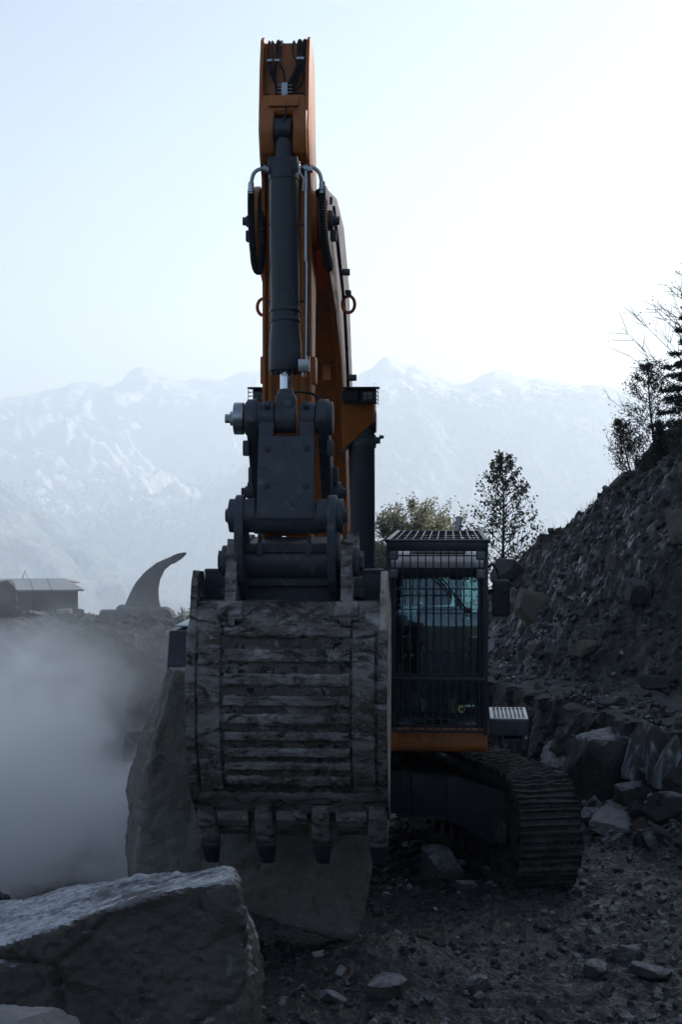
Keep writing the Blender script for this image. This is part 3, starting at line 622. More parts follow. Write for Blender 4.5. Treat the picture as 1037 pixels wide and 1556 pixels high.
def track(sx):
    rad, hy, zc = .50, 1.96, .575; bm = bmesh.new(); Lr = 2 * hy; per = 2 * Lr + 2 * math.pi * rad; N = 56
    def at(s):
        s %= per
        if s < Lr: return Vector((0, -hy + s, zc + rad - .02 * math.sin(math.pi * s / Lr))), math.pi
        s -= Lr
        if s < math.pi * rad: a = math.pi / 2 - s / rad; return Vector((0, hy + rad * math.cos(a), zc + rad * math.sin(a))), a + math.pi / 2
        s -= math.pi * rad
        if s < Lr: return Vector((0, hy - s, zc - rad)), 0
        s -= Lr; a = -math.pi / 2 - s / rad; return Vector((0, -hy + rad * math.cos(a), zc + rad * math.sin(a))), a + math.pi / 2
    all_v, all_f, off = [], [], 0
    prof = [(-.098, .0), (-.098, .022), (-.082, .024), (-.078, .068), (-.060, .068), (-.054, .024), (-.010, .022), (-.006, .058), (.010, .058), (.015, .022), (.060, .024), (.066, .062), (.082, .062), (.088, .02), (.098, .018), (.098, .0)]
    nx = 25
    for i in range(N):
        p, a = at(per * i / N); t = Vector((0, math.sin(a), -math.cos(a)))
        q, _ = at(per * (i + .02) / N); t = (q - p).normalized(); nrm = Vector((0, -t.z, t.y))
        if nrm.dot(p - Vector((0, max(-hy, min(hy, p.y)), zc))) < 0: nrm = -nrm
        for j in range(nx):
            x = -.30 + .60 * j / (nx - 1)
            for (u, h) in prof: all_v.append(p + Vector((x, 0, 0)) + t * u + nrm * h)
        m_ = len(prof)
        for j in range(nx - 1):
            for k in range(m_): a0 = off + j * m_ + k; a1 = off + j * m_ + (k + 1) % m_; all_f.append((a0, a1, a1 + m_, a0 + m_))
        for e, base in ((0, off), (1, off + (nx - 1) * m_)):
            for k in range(m_ // 2 - 1):
                a_, b_, c_, d_ = base + k, base + k + 1, base + m_ - 2 - k, base + m_ - 1 - k; all_f.append((a_, b_, c_, d_))
        off += nx * m_
    v = np.array([tuple(p) for p in all_v]); v[:, 2] += .0
    nn = v - np.stack([v[:, 0], np.clip(v[:, 1], -hy, hy), np.full(len(v), zc)], 1); nn /= np.linalg.norm(nn, axis=1)[:, None]
    v = v + nn * (.048 * np.maximum(fbm(v * np.array([5, 6, 6]) + sx, 4, .6), -.25) + .010 * fbm(v * 22, 2))[:, None] + np.stack([.022 * fbm(v * 7 + 40, 3) * (np.abs(v[:, 0]) > .28), 0 * v[:, 0], 0 * v[:, 0]], 1)
    tr = link('track', mesh_np('track', v, all_f), EX, M['mud'], 30)
    tr.location = Matrix.Rotation(UR, 3, 'Z') @ Vector((1.585 * sx, 0, 0)); tr.rotation_euler[2] = UR
    mb = MB()
    for i in range(N):
        p, _ = at(per * i / N); q, _ = at(per * (i + .5) / N); t = (q - p).normalized(); nrm = Vector((0, -t.z, t.y)); c = Vector((0, max(-hy, min(hy, p.y)), zc))
        if nrm.dot(p - c) < 0: nrm = -nrm
        ang = math.atan2(t.z, t.y)
        for x in (-.09, .09): mb.box(p - nrm * .05 + Vector((x, 0, 0)), (.05, .19, .09), .01, (ang, 0, 0), seg=1)
    mb.build('chain', M['mud'], tr)
    mb = MB()
    mb.prism([(-1.35, .42), (-1.35, .80), (-.9, .88), (1.2, .88), (1.45, .8), (1.45, .4), (1.1, .26), (-1.0, .26)], -.15, .15, .008)
    mb.prism([(-1.6, .40), (-1.6, .60), (-1.0, .70), (-1.0, .36)], -.22, -.16, .01); mb.prism([(-1.6, .40), (-1.6, .60), (-1.0, .70), (-1.0, .36)], .16, .22, .01)
    mb.build('track_frame', M['caked'], tr)
    for nm, y, r in (('idler_wheel', -hy, .42), ('sprocket', hy, .42)):
        mb = MB(); mb.cyl((-.06, y, zc), (.06, y, zc), r, n=40, bevel=.01); mb.cyl((-.20, y, zc), (.20, y, zc), .12, n=24); mb.cyl((-.13, y, zc), (.13, y, zc), r * .8, n=40)
        mb.build(nm, M['mud'], tr)
    for k in range(8):
        y = -1.25 + k * .36; mb = MB(); mb.cyl((-.2, y, .2), (.2, y, .2), .085, n=20); mb.build('track_roller', M['mud'], tr)
mirror_pair(track)

# upper body
mb = MB()
mb.prism([(-1.15, 1.30), (-1.25, 1.62), (2.55, 1.62), (2.55, 1.32)], -1.5, 1.52, .03)
mb.box((.0, -.9, 1.5), (1.25, .9, .3), .03)
for s in (-1, 1): mb.prism([(-1.35, 1.45), (-1.25, 2.0), (-1.0, 2.22), (-.7, 2.15), (-.3, 1.62), (-.3, 1.45)], s * .40 - .03, s * .40 + .03, .012)
mb.build('platform', M['navy'], EX)
mb = MB(); mb.prism([(.55, 1.62), (.55, 2.42), (.75, 2.52), (2.3, 2.52), (2.3, 1.62)], -1.45, 1.45, .05)
mb.box((.1, .3, 2.05), (1.1, .7, .7), .05); mb.build('engine_hood', M['black'], EX)
mb = MB(); pr = [(-1.5, 2.3), (-1.45, 2.75), (-.9, 3.1), (.9, 3.1), (1.45, 2.75), (1.5, 2.3)]
mb.loft([(x, y, 1.2) for x, y in pr], [(x, y, 2.35) for x, y in pr], .06); mb.build('counterweight', M['orange'], EX)
mb = MB(); mb.prism([(-1.25, 1.6), (-1.3, 2.15), (-1.15, 2.48), (.45, 2.50), (.45, 1.6)], -1.52, -.72, .03)
for k in range(3): mb.box((-1.12, -1.27, 1.75 + .14 * k), (.55, .03, .02), .004)
sb = mb.build('storage_box', M['navy'], EX)
MB().box((-1.12, -.4, 2.515), (.7, 1.3, .02), .005).build('tread_plate', M['alu'], sb)
mb = MB(); e0 = L(697, 790, 21.6); mb.cyl((e0.x, e0.y, 2.5), (e0.x, e0.y, 3.38), .042, n=20); mb.tube([(e0.x, e0.y, 3.3), (e0.x, e0.y, 3.46), (e0.x + .01, e0.y + .05, 3.56)], .04, 16, 4)
mb.build('exhaust_pipe', M['zinc'], EX)
# steps beside the cab
mb = MB(); c0 = L(742, 1100, 19.2); X0, X1 = 1.66, 2.03; Y0 = c0.y
mb.box(((X0 + X1) / 2, Y0 + .5, 1.555), (X1 - X0, 1.0, .15), .01); mb.box(((X0 + X1) / 2 + .04, Y0 + .42, 1.42), (.28, .7, .04), .01)
for s in (0, 1): mb.cyl((X0 + .12 + s * .2, Y0 + .05, 1.35), (X0 + .12 + s * .2, Y0 + .05, 1.5), .02)
st = mb.build('step', M['link'], EX)
mb = MB()
for k in range(9): mb.box((X0 + .025 + k * (X1 - X0 - .05) / 8, Y0 + .5, 1.638), (.016, .93, .014), .003)
for y in (Y0 + .02, Y0 + .98): mb.box(((X0 + X1) / 2, y, 1.638), (X1 - X0, .025, .018), .003)
for x in (X0 + .01, X1 - .01): mb.box((x, Y0 + .5, 1.636), (.022, .98, .02), .003)
mb.build('step_grating', M['alu'], st)

# cab
CX, CF, HW = 1.15, -1.70, .465
mb = MB()
fr = [(CF, 1.60), (CF - .05, 2.1), (CF - .02, 2.6), (CF + .07, 3.12), (CF + .10, 3.14)]
for s in (-1, 1):
    x = CX + s * (HW - .035)
    for a, b in zip(fr[:-1], fr[1:]): mb.loft([(x - .035, a[0], a[1]), (x + .035, a[0], a[1]), (x + .035, a[0] + .08, a[1]), (x - .035, a[0] + .08, a[1])], [(x - .035, b[0], b[1]), (x + .035, b[0], b[1]), (x + .035, b[0] + .08, b[1]), (x - .035, b[0] + .08, b[1])])
    mb.box((x, -.62, 2.35), (.07, .09, 1.52), .01); mb.box((x, -.12, 2.35), (.07, .10, 1.52), .01)
    mb.box((x, -.9, 3.08), (.07, 1.6, .10), .01); mb.box((x, -.9, 1.66), (.07, 1.62, .12), .01)
    if s > 0: mb.box((x, -.36, 2.0), (.03, .5, .62), .008)
mb.box((CX, CF + .07, 3.08), (2 * HW - .02, .08, .09), .01); mb.box((CX, -.12, 3.08), (2 * HW - .02, .09, .09), .01)
mb.box((CX, -.12, 2.0), (2 * HW - .05, .07, .7), .01); mb.box((CX, CF + .0, 2.09), (2 * HW - .06, .05, .05), .008)
mb.box((CX, -.9, 1.60), (2 * HW, 1.55, .06), .01)
cab = mb.build('cab', M['black'], EX)
mb = MB(); mb.prism([(CF - .055, 1.595), (CF - .06, 1.42), (CF - .03, 1.375), (-.1, 1.375), (-.1, 1.56), (CF - .02, 1.60)], CX - HW - .005, CX + HW + .012, .018)
mb.build('cab_base', M['orange'], cab)
mb = MB()
rp = [(CF + .02, 3.125), (CF + .02, 3.185), (CF + .12, 3.225), (-.1, 3.27), (-.1, 3.13)]
mb.prism(rp, CX - HW + .005, CX + HW - .005, .02); mb.box((CX, -.95, 3.262), (.55, .62, .03), .015, (R(-1.9), 0, 0)); mb.box((CX, -.95, 3.28), (.40, .45, .02), .01, (R(-1.9), 0, 0))
for k in range(3): mb.box((CX, CF + .25 + k * .10, 3.235), (.75, .03, .018), .006)
mb.build('roof', M['white'], cab)
# window panes
def pane(name, pts, th=.006, par=None):
    mb = MB(); n = (Vector(pts[1]) - Vector(pts[0])).cross(Vector(pts[2]) - Vector(pts[0])).normalized() * th
    mb.loft(pts, [tuple(Vector(p) + n) for p in pts]); return mb.build(name, M['glass'], par or cab)
xa, xb_ = CX - HW + .07, CX + HW - .07
bm = bmesh.new(); rows_ = 14; vs = []
for k in range(rows_ + 1):
    z = 2.115 + (3.045 - 2.115) * k / rows_; y = np.interp(z, [p[1] for p in fr], [p[0] for p in fr]) + .01 + .02 * ((k / rows_ - .5) * 2) ** 2
    vs.append([bm.verts.new((x, y + .012 * ((x - CX) / HW) ** 2, z)) for x in np.linspace(xa, xb_, 9)])
for a, b in zip(vs[:-1], vs[1:]):
    for k in range(8): bm.faces.new((a[k], a[k + 1], b[k + 1], b[k]))
me = bpy.data.meshes.new('windscreen'); bm.to_mesh(me); bm.free(); o = link('windscreen', me, cab, M['glass'], 180)
pane('lower_window', [(xa, CF + .015, 1.66), (xb_, CF + .015, 1.66), (xb_, CF - .03, 2.05), (xa, CF - .03, 2.05)])
pane('rear_window', [(xa, -.12, 2.37), (xb_, -.12, 2.37), (xb_, -.12, 3.03), (xa, -.12, 3.03)])
for s in (-1, 1):
    x = CX + s * (HW - .035)
    pane('side_window', [(x, CF + .1, 2.1), (x, -.66, 2.1), (x, -.66, 3.02), (x, CF + .16, 3.02)]); pane('side_window', [(x, -.58, 2.32), (x, -.17, 2.32), (x, -.17, 3.02), (x, -.58, 3.02)])
# front guard
mb = MB(); GY = CF - .13
gx0, gx1 = CX - .475, CX + .475
for x in (gx0 + .015, gx1 - .015): mb.box((x, GY, 2.46), (.045, .045, 1.82), .008)
mb.box((CX, GY, 3.335), (.96, .05, .085), .01); mb.box((CX, GY - .005, 2.08), (.93, .035, .03), .006); mb.box((CX, GY - .005, 2.935), (.93, .014, .012), .002)
mb.box((CX, GY, 1.585), (.93, .03, .025), .005); mb.box((CX, GY - .005, 3.25), (.9, .012, .012), .002); mb.box((CX, GY - .005, 2.74), (.9, .010, .009), .002)
for s in (-1, 1):
    for z in (2.1, 3.05): mb.box((CX + s * .46, (GY + CF) / 2, z), (.03, .12, .04), .005)
    mb.box((CX + s * .415, GY + .03, 3.255), (.07, .08, .09), .012)
g = mb.build('front_guard', M['navy'], cab)
for k in range(12):
    x = gx0 + .075 + k * (gx1 - gx0 - .15) / 11
    MB().tube([(x, GY - .015, 1.58), (x, GY - .015, 2.9), (x, GY - .008, 3.30)], .0065, 6).build('guard_bar', M['navy'], g)
MB().tube([(CX - .36, GY + .04, 2.0), (CX - .36, GY + .02, 1.74), (CX - .28, GY + .02, 1.70), (CX + .28, GY + .02, 1.70), (CX + .36, GY + .02, 1.74), (CX + .36, GY + .04, 2.0)], .009, 6, 4).build('lower_rail', M['navy'], g)
# roof guard
mb = MB(); f0, f1, b0, b1 = Vector((CX - .475, GY, 3.385)), Vector((CX + .475, GY, 3.385)), Vector((CX - .42, -.35, 3.44)), Vector((CX + .42, -.35, 3.44))
mb.tube([f0, f1], .02, 8); mb.tube([b0, b1], .016, 8); mb.tube([f0, b0], .022, 8); mb.tube([f1, b1], .022, 8)
for p in (b0, b1): mb.cyl(p, (p.x, p.y, 3.2), .015)
for k in range(1, 12): t = k / 12; mb.box((f0.lerp(f1, t) + b0.lerp(b1, t)) / 2, (.012, 1.45, .03), .002, (R(2.2), 0, R((t - .5) * 4.2)))
for k in range(1, 4): t = k / 4; a, b = f0.lerp(b0, t), f1.lerp(b1, t); mb.tube([a, b], .009, 6)
mb.build('roof_guard', M['zinc' if 0 else 'navy'], cab)
# work lights
def worklight(p, par, size=.085, face=(0, -1, 0)):
    mb = MB(); mb.box(p, (size, .07, size), .015); mb.box((p[0], p[1] + .04, p[2]), (size * .6, .05, size * .6), .01); o = mb.build('work_light', M['black'], par)
    mb = MB(); mb.box((p[0], p[1] - .037, p[2]), (size * .8, .012, size * .8), .008)
    for a in (-.2, .2):
        for b in (-.2, .2): mb.cyl((p[0] + a * size, p[1] - .04, p[2] + b * size), (p[0] + a * size, p[1] - .048, p[2] + b * size), size * .16, n=12)
    mb.build('lamp_lens', M['lens'], o)
for s in (-1, 1):
    worklight((CX + s * .415, GY + .0, 3.255), cab, .09); worklight((CX + s * .415, GY + .02, 3.08), cab, .10)
    mb = MB(); mb.box((CX + s * .42, GY + .05, 3.165), (.11, .10, .045), .01); mb.build('lamp_bracket', M['white'], cab)
# wipers, sticker, sun visor
mb = MB(); pw = L(712, 928, 18.72); a1 = L(655, 868, 18.85); a2 = L(664, 868, 18.85); dy = Vector((0, -.0, 0))
for a in (a1, a2): mb.tube([a + Vector((0, -.03, 0)), pw + Vector((0, -.03, 0))], .008, 6)
mb.box(pw + Vector((0, -.02, 0)), (.08, .04, .05), .01); mb.build('wiper', M['black'], cab)
pv = L(694, 874, 18.95); MB().box(pv + Vector((0, .02, 0)), (.12, .02, .10), .006).build('sun_visor', M['black'], cab)
py_ = L(702, 1077, 18.84); mb = MB(); mb.cyl((py_.x, CF - .012, py_.z), (py_.x, CF - .018, py_.z), .036, n=28); mb.build('round_sticker', M['yellow'], cab)
mb = MB(); mb.cyl((py_.x, CF - .018, py_.z), (py_.x, CF - .020, py_.z), .016, n=20); mb.build('sticker_centre', M['black'], cab)
# rail and mirror
mb = MB(); mb.tube([(CX + HW, CF + .05, 3.12), (CX + HW + .07, CF + .04, 3.16), (CX + HW + .12, CF + .03, 3.05), (CX + HW + .12, CF + .03, 2.98), (CX + HW + .06, CF + .04, 2.90), (CX + HW - .02, CF + .05, 2.87)], .013, 8, 5)
mb.build('grab_rail', M['black'], cab)
m0, m1 = L(749, 881, 18.7), L(775, 937, 18.7); mc = (m0 + m1) / 2
mb = MB(); mb.tube([(CX + HW - .02, CF + .05, mc.z + .06), (CX + HW + .08, CF + .0, mc.z + .07), (mc.x + .05, mc.y - .05, mc.z + .07)], .013, 8, 4); mb.box((CX + HW, CF + .05, mc.z), (.03, .05, .2), .006)
arm = mb.build('mirror_arm', M['black'], cab)
mb = MB(); mb.box((mc.x, mc.y, mc.z), (.165, .06, .35), .028, (0, 0, R(4)), seg=4); mb.box((mc.x + .04, mc.y - .04, mc.z + .07), (.06, .03, .04), .006); mb.build('mirror', M['black'], cab)
MB().box((mc.x, mc.y + .035, mc.z), (.14, .006, .32), .002).build('mirror_glass', M['mirror'], cab)
# seat and controls
mb = MB(); mb.box((CX, -.78, 2.02), (.50, .48, .13), .04); mb.box((CX, -.52, 2.38), (.46, .12, .62), .05, (R(-8), 0, 0)); mb.box((CX, -.46, 2.78), (.26, .09, .17), .04, (R(-8), 0, 0)); mb.box((CX, -.75, 1.80), (.4, .4, .34), .02)
mb.build('seat', M['seat'], cab)
for s in (-1, 1):
    mb = MB(); mb.box((CX + s * .30, -.85, 2.14), (.11, .45, .16), .03); mb.cyl((CX + s * .30, -1.05, 2.2), (CX + s * .295, -1.08, 2.33), .014); mb.cyl((CX + s * .295, -1.08, 2.32), (CX + s * .29, -1.09, 2.44), .024, .02); mb.build('joystick_console', M['black'], cab)
mb = MB(); 
for s in (-1, 1): mb.tube([(CX + s * .09, -1.3, 1.65), (CX + s * .09, -1.34, 1.85), (CX + s * .11, -1.3, 2.06)], .012); mb.box((CX + s * .09, -1.36, 1.70), (.10, .22, .02), .005, (R(20), 0, 0))
mb.build('pedals', M['black'], cab)

# boom
bp = [(-4.42, 6.33)] + arcp(-4.55, 6.06, .28, 100, 250, 8) + [(-4.2, 5.68), (-3.4, 5.42), (-2.7, 5.02), (-2.3, 4.55), (-1.9, 3.7), (-1.35, 2.3)] + arcp(-1.0, 2.05, .24, 200, 380, 8) + [(-.75, 2.9), (-.72, 4.0), (-.95, 5.0), (-1.5, 5.85), (-2.3, 6.30), (-3.3, 6.42)]
core = [(-3.75, 6.38), (-3.75, 5.58), (-3.4, 5.45), (-2.7, 5.05), (-2.28, 4.55), (-1.88, 3.7), (-1.35, 2.4), (-.8, 2.4), (-.75, 4.0), (-1.0, 5.0), (-1.52, 5.82), (-2.3, 6.26), (-3.3, 6.38)]
mb = MB(); mb.prism(core, -.25, .25, .02)
for s in (-1, 1): mb.prism(bp, s * .268 - .025, s * .268 + .025, .008)
for s in (-1, 1):
    mb.cyl((s * .2, -4.55, 6.06), (s * .305, -4.55, 6.06), .17, n=32, bevel=.01)
    x_i, x_o = s * .28, s * (.585 if s > 0 else .46)
    mb.loft([(x_i, -2.60, 4.78), (x_i, -2.05, 4.78), (x_i, -2.0, 4.22), (x_i, -2.45, 4.22)], [(x_o, -2.60, 4.74), (x_o, -2.15, 4.74), (x_o, -2.12, 4.50), (x_o, -2.5, 4.50)], .02)
for z_, y_ in ((5.0, -2.62), (3.9, -2.0), (3.2, -1.72)): mb.box((.16, y_ - .04, z_), (.07, .03, .30), .012, (R(-25), 0, 0))
boom = mb.build('boom', M['orange'], EX)
def ringeye(c, s, par):
    mb = MB(); pts = [Vector(c) + Vector((s * (.055 + .055 * math.cos(a)), 0, .075 * math.sin(a))) for a in np.linspace(0, 2 * math.pi, 17)]; mb.tube(pts, .016, 8); mb.build('lifting_eye', M['orange'], par)
ringeye((.325, -3.05, 5.52), 1, boom); ringeye((-.325, -3.05, 5.5), -1, boom)
for s in (-1, 1):
    mb = MB(); h = Vector((s * .305, -4.55, 6.06)); mb.cyl(h, h + Vector((s * .04, 0, 0)), .085, n=28, bevel=.008); mb.bolt(h + Vector((s * .04, 0, 0)), (s, 0, 0), .035, .05); mb.box(h + Vector((s * .04, .02, -.12)), (.05, .10, .09), .01); mb.cyl(h + Vector((s * .02, 0, .13)), h + Vector((s * .02, 0, .19)), .012)
    mb.build('boom_pin', M['link'], boom)
mb = MB()
for k, dx in enumerate((0, .045)):
    mb.tube([(.325 + dx * .0, -4.2 + dx, 6.22 - dx), (.33, -3.6, 5.9 - dx), (.335, -2.9 + dx, 5.45), (.335, -2.3 + dx, 4.7), (.335, -1.9 + dx, 3.8), (.34, -1.4 + dx, 2.7)], .014, 8, 5)
for y, z in ((-3.1, 5.62), (-2.35, 4.78), (-2.0, 4.05)): mb.box((.38, y, z), (.05, .12, .035), .006)
for z, y in ((5.75, -3.55), (4.9, -2.5)): mb.cyl((.34, y, z), (.42, y, z), .03)
mb.build('hydraulic_pipe', M['link'], boom)
# lamps on the boom
for s in (-1, 1):
    cx_, cy_, cz_ = (.46 if s > 0 else -.37), -2.72, 4.72
    mb = MB(); mb.box((cx_, cy_ + .08, cz_), (.30, .02, .14), .004); mb.box((cx_, cy_, cz_ + .075), (.36, .22, .012), .003); mb.box((cx_ - s * .08, cy_, cz_), (.15, .12, .11), .03)
    for k in range(8): mb.tube([(cx_ - .17 + k * .34 / 7, cy_ - .11, cz_ - .07), (cx_ - .17 + k * .34 / 7, cy_ - .11, cz_ + .07)], .0035, 5)
    for k in range(5): z = cz_ - .07 + k * .035; mb.tube([(cx_ - .17, cy_ - .11, z), (cx_ + .17, cy_ - .11, z)], .0035, 5); mb.tube([(cx_ + s * .17, cy_ - .11, z), (cx_ + s * .17, cy_ + .08, z)], .0035, 5)
    lg = mb.build('lamp_cage', M['black'], boom); worklight((cx_ + s * .08, cy_ - .02, cz_), boom, .11)
# lift cylinders
for s in (-1, 1):
    cxl = .465 if s > 0 else -.40; a, b = Vector((cxl, -2.35, 4.50)), Vector((cxl, -2.15, 1.35)); d = (b - a).normalized()
    mb = MB(); mb.cyl(a + d * .06, b, .115, n=32); mb.cyl(a + d * .12, a + d * .24, .128, n=32); mb.cyl(a + d * .02, a + d * .08, .09, .112, n=32); mb.cyl(a + d * 1.32, a + d * 1.5, .122, n=32)
    mb.cyl(a + Vector((-.13, 0, 0)), a + Vector((.13, 0, 0)), .10, n=28); mb.cyl(b + Vector((-.12, 0, 0)), b + Vector((.12, 0, 0)), .14, n=28)
    mb.box(a + d * .17 + Vector((s * .12, 0, 0)), (.09, .16, .06), .01); mb.bolt(a + d * .17 + Vector((s * .16, -.03, .03)), (s, 0, 0), .015, .04)
    lc = mb.build('lift_cylinder', M['navy'], EX)
    mb = MB(); mb.cyl(a + d * .145, a + d * .205, .134, n=32); mb.build('clamp_ring', M['link'], lc)

# stick
sp = [(-4.93, 7.44), (-5.02, 7.2), (-5.07, 6.9), (-5.10, 6.7), (-5.02, 6.5), (-4.88, 6.36), (-4.82, 6.0), (-4.80, 5.0), (-4.82, 4.2), (-4.87, 3.65)] + arcp(-4.72, 3.32, .16, 190, 340, 6) + [(-4.5, 3.9), (-4.38, 5.2), (-4.22, 5.9), (-4.22, 6.3), (-4.36, 6.9), (-4.45, 7.3), (-4.6, 7.43), (-4.85, 7.48)]
SX = -.012
mb = MB()
for s in (-1, 1): mb.prism(sp, SX + s * .183 - .014, SX + s * .183 + .014, .006)
ins = [(-4.86, 7.43), (-4.93, 7.2), (-4.97, 6.93), (-4.85, 6.8), (-4.80, 6.35), (-4.755, 6.0), (-4.74, 5.0), (-4.76, 4.2), (-4.8, 3.6), (-4.62, 3.5), (-4.52, 3.9), (-4.42, 5.2), (-4.26, 5.9), (-4.26, 6.3), (-4.40, 6.9), (-4.49, 7.28), (-4.6, 7.39), (-4.8, 7.44)]
mb.prism(ins, SX - .17, SX + .17, .006)
# cast front piece with the notch for the cylinder eye
for s in (-1, 1):
    mb.prism([(-4.9, 6.95), (-5.05, 6.94), (-5.13, 6.8), (-5.15, 6.66), (-5.10, 6.52), (-4.98, 6.44), (-4.8, 6.44)], SX + s * .072, SX + s * .185, .022, seg=3)
mb.prism([(-4.9, 7.0), (-5.045, 6.985), (-5.10, 6.86), (-5.08, 6.82), (-4.9, 6.80)], SX - .17, SX + .17, .015)
mb.prism([(-5.06, 6.97), (-5.085, 6.96), (-5.12, 6.885), (-5.09, 6.875)], SX - .12, SX + .12, .008)
for s in (-1, 1): mb.box((SX + s * .13, -4.83, 5.1), (.028, .05, 2.5), .006)
for s in (-1, 1):
    mb.box((SX + s * .205, -4.62, 4.84), (.035, .22, .22), .01)
    mb.cyl((SX + s * .16, -4.55, 6.06), (SX + s * .24, -4.55, 6.06), .24, n=32)
mb.cyl((SX - .2, -4.72, 3.32), (SX + .2, -4.72, 3.32), .15, n=32)
stick = mb.build('stick', M['orange'], EX)
# valve block and hoses at the top of the stick
def S_(px, py, dy=0): p = L(px, py, 15.62); p.y += dy; return p
mb = MB(); p = S_(433.5, 139); mb.box((p.x, -5.02, p.z), (.048, .05, .125), .005)
for k in range(4):
    for s in (-1, 1): mb.cyl((p.x + s * .02, -5.02, p.z - .04 + k * .027), (p.x + s * .06, -5.02, p.z - .04 + k * .027), .007, n=8)
vb = mb.build('valve_block', M['zinc'], stick)
def hose(pts, r=.010, name='hose', par=None, m='rubber', y=-5.01, ribs=0):
    P = []
    for q in pts: v = S_(q[0], q[1]); v.y = (q[2] if len(q) > 2 else y); P.append(v)
    return MB().tube(P, r, 8, 6, ribs).build(name, M[m], par or stick)
hose([(407, 66, -4.70), (407, 57, -4.80), (407, 60, -4.9), (407, 80, -4.94), (409, 100), (414, 118), (420, 130), (424, 136)], .008)
hose([(412, 66, -4.70), (412, 57, -4.80), (412, 60, -4.9), (413, 80, -4.94), (413, 100), (417, 120), (421, 132), (426, 140)], .008)
hose([(421, 66, -4.70), (421, 57, -4.80), (421, 60, -4.9), (420, 80, -4.95), (419, 100), (418, 116), (421, 135), (423, 157)], .014)
hose([(426, 66, -4.70), (426, 57, -4.80), (426, 60, -4.9), (425, 85, -4.95), (426, 97), (431, 108), (433, 118), (433, 130)], .008)
hose([(445, 66, -4.70), (445, 57, -4.80), (445, 60, -4.9), (444, 76, -4.95), (447, 86), (453, 98), (450, 118)], .008)
hose([(454, 66, -4.70), (454, 57, -4.80), (454, 60, -4.9), (454, 78, -4.95), (455, 97), (449, 112), (441, 128), (439, 138, -5.0)], .018)
hose([(462, 66, -4.70), (462, 57, -4.80), (462, 60, -4.9), (461, 80, -4.95), (460, 100), (454, 115), (446, 132), (440, 146, -5.0)], .018)
hose([(460, 100), (462, 118), (456, 132), (446, 140), (438, 143)], .008)
hose([(425, 148), (412, 146), (404, 144), (406, 152), (414, 154), (425, 155)], .009)
hose([(441, 147), (455, 143), (463, 144), (462, 151), (455, 153), (441, 149)], .009)
hose([(437, 152), (437, 165, -5.1), (436, 180, -5.14), (432, 196, -5.16), (430, 203, -5.16)], .007)
for px in (410, 421.5, 456.5):
    mb = MB(); p = S_(px, 92 if px < 440 else 89.5); mb.box((p.x, -4.985, p.z), (.045 if px < 440 else .065, .05, .022), .004); mb.bolt((p.x, -5.01, p.z), (0, -1, 0), .007, .008)
    mb.build('hose_clamp', M['zinc'], stick)
# bucket cylinder
ca, cb_ = Vector((-.015, -5.07, 6.70)), Vector((.028, -5.33, 4.43)); cd = (cb_ - ca).normalized(); CL = (cb_ - ca).length
def c_(t): return ca + cd * t
mb = MB(); mb.cyl(c_(.36), c_(1.86), .113, n=40); mb.cyl(c_(.30), c_(.36), .095, .113, n=40); mb.cyl(c_(.27), c_(.40), .119, n=40)
mb.cyl(ca - Vector((.066, 0, 0)), ca + Vector((.066, 0, 0)), .10, n=32, bevel=.01); mb.cyl(c_(0), c_(.32), .066, .075, n=28); mb.box(c_(.29), (.235, .16, .13), .02, (R(-6), 0, 0))
for t, r in ((1.42, .120), (1.50, .119), (1.66, .123)): mb.cyl(c_(t), c_(t + .035), r, n=40, bevel=.006)
mb.cyl(c_(1.60), c_(1.74), .118, .127, n=40); mb.cyl(c_(1.73), c_(1.92), .128, n=40, bevel=.008)
for k in range(14): a = k * math.pi / 7; q = c_(1.92) + Vector((.105 * math.cos(a), .105 * math.sin(a), 0)); mb.bolt(q, cd, .011, .02)
bc = mb.build('bucket_cylinder', M['navy'], EX)
mb = MB(); mb.cyl(c_(1.85), c_(2.16), .043, n=32); mb.build('piston_rod', M['chrome'], bc)
mb = MB(); mb.cyl(c_(2.06), c_(2.16), .058, .085, n=32); mb.cyl(c_(2.14), c_(2.22), .085, n=32); mb.box(c_(2.21), (.165, .19, .22), .04, (R(-6), 0, 0), seg=3)
mb.cyl(cb_ - Vector((.082, 0, 0)), cb_ + Vector((.082, 0, 0)), .115, n=36, bevel=.01); mb.build('rod_end', M['link'], bc)
mb = MB(); P = lambda px, py, y: Vector((L(px, py, 15.45).x, y, L(px, py, 15.45).z))
mb.tube([P(412, 257, -5.15), (P(396, 256, -5.15)), P(386, 262, -5.15), P(382, 274, -5.15), P(381, 292, -5.15)], .017, 12, 5)
mb.tube([P(458, 255, -5.15), P(474, 254, -5.15), P(485, 262, -5.15), P(489, 276, -5.15), P(490, 288, -5.15)], .017, 12, 5)
for px in (408, 470): q = P(px, 257, -5.15); mb.cyl(q - Vector((.03, 0, 0)), q + Vector((.03, 0, 0)), .030, n=6); mb.cyl(q - Vector((.04, 0, 0)), q - Vector((.015, 0, 0)), .038, n=16)
for px in (381, 490): q = P(px, 286, -5.15); mb.cyl(q + Vector((0, 0, .05)), q - Vector((0, 0, .04)), .022, .028, n=14)
mb.tube([P(455, 247, -5.2), P(457, 265, -5.22), P(463, 275, -5.22), P(462, 292, -5.22)], .011, 10, 5)
mb.tube([P(466, 262, -5.2), P(467, 400, -5.27), P(470, 548, -5.34)], .014, 12)
mb.tube([P(411, 270, -4.95), P(412, 420, -4.95), P(413, 545, -4.95)], .011, 8)
mb.build('oil_pipe', M['zinc'], bc)
mb = MB(); q = P(465.5, 558, -5.36); mb.box(q, (.085, .09, .095), .006); mb.cyl(q + Vector((0, 0, -.045)), q + Vector((0, 0, -.085)), .018, n=6); mb.cyl(q + Vector((.03, 0, .045)), q + Vector((.03, 0, .075)), .02, n=6)
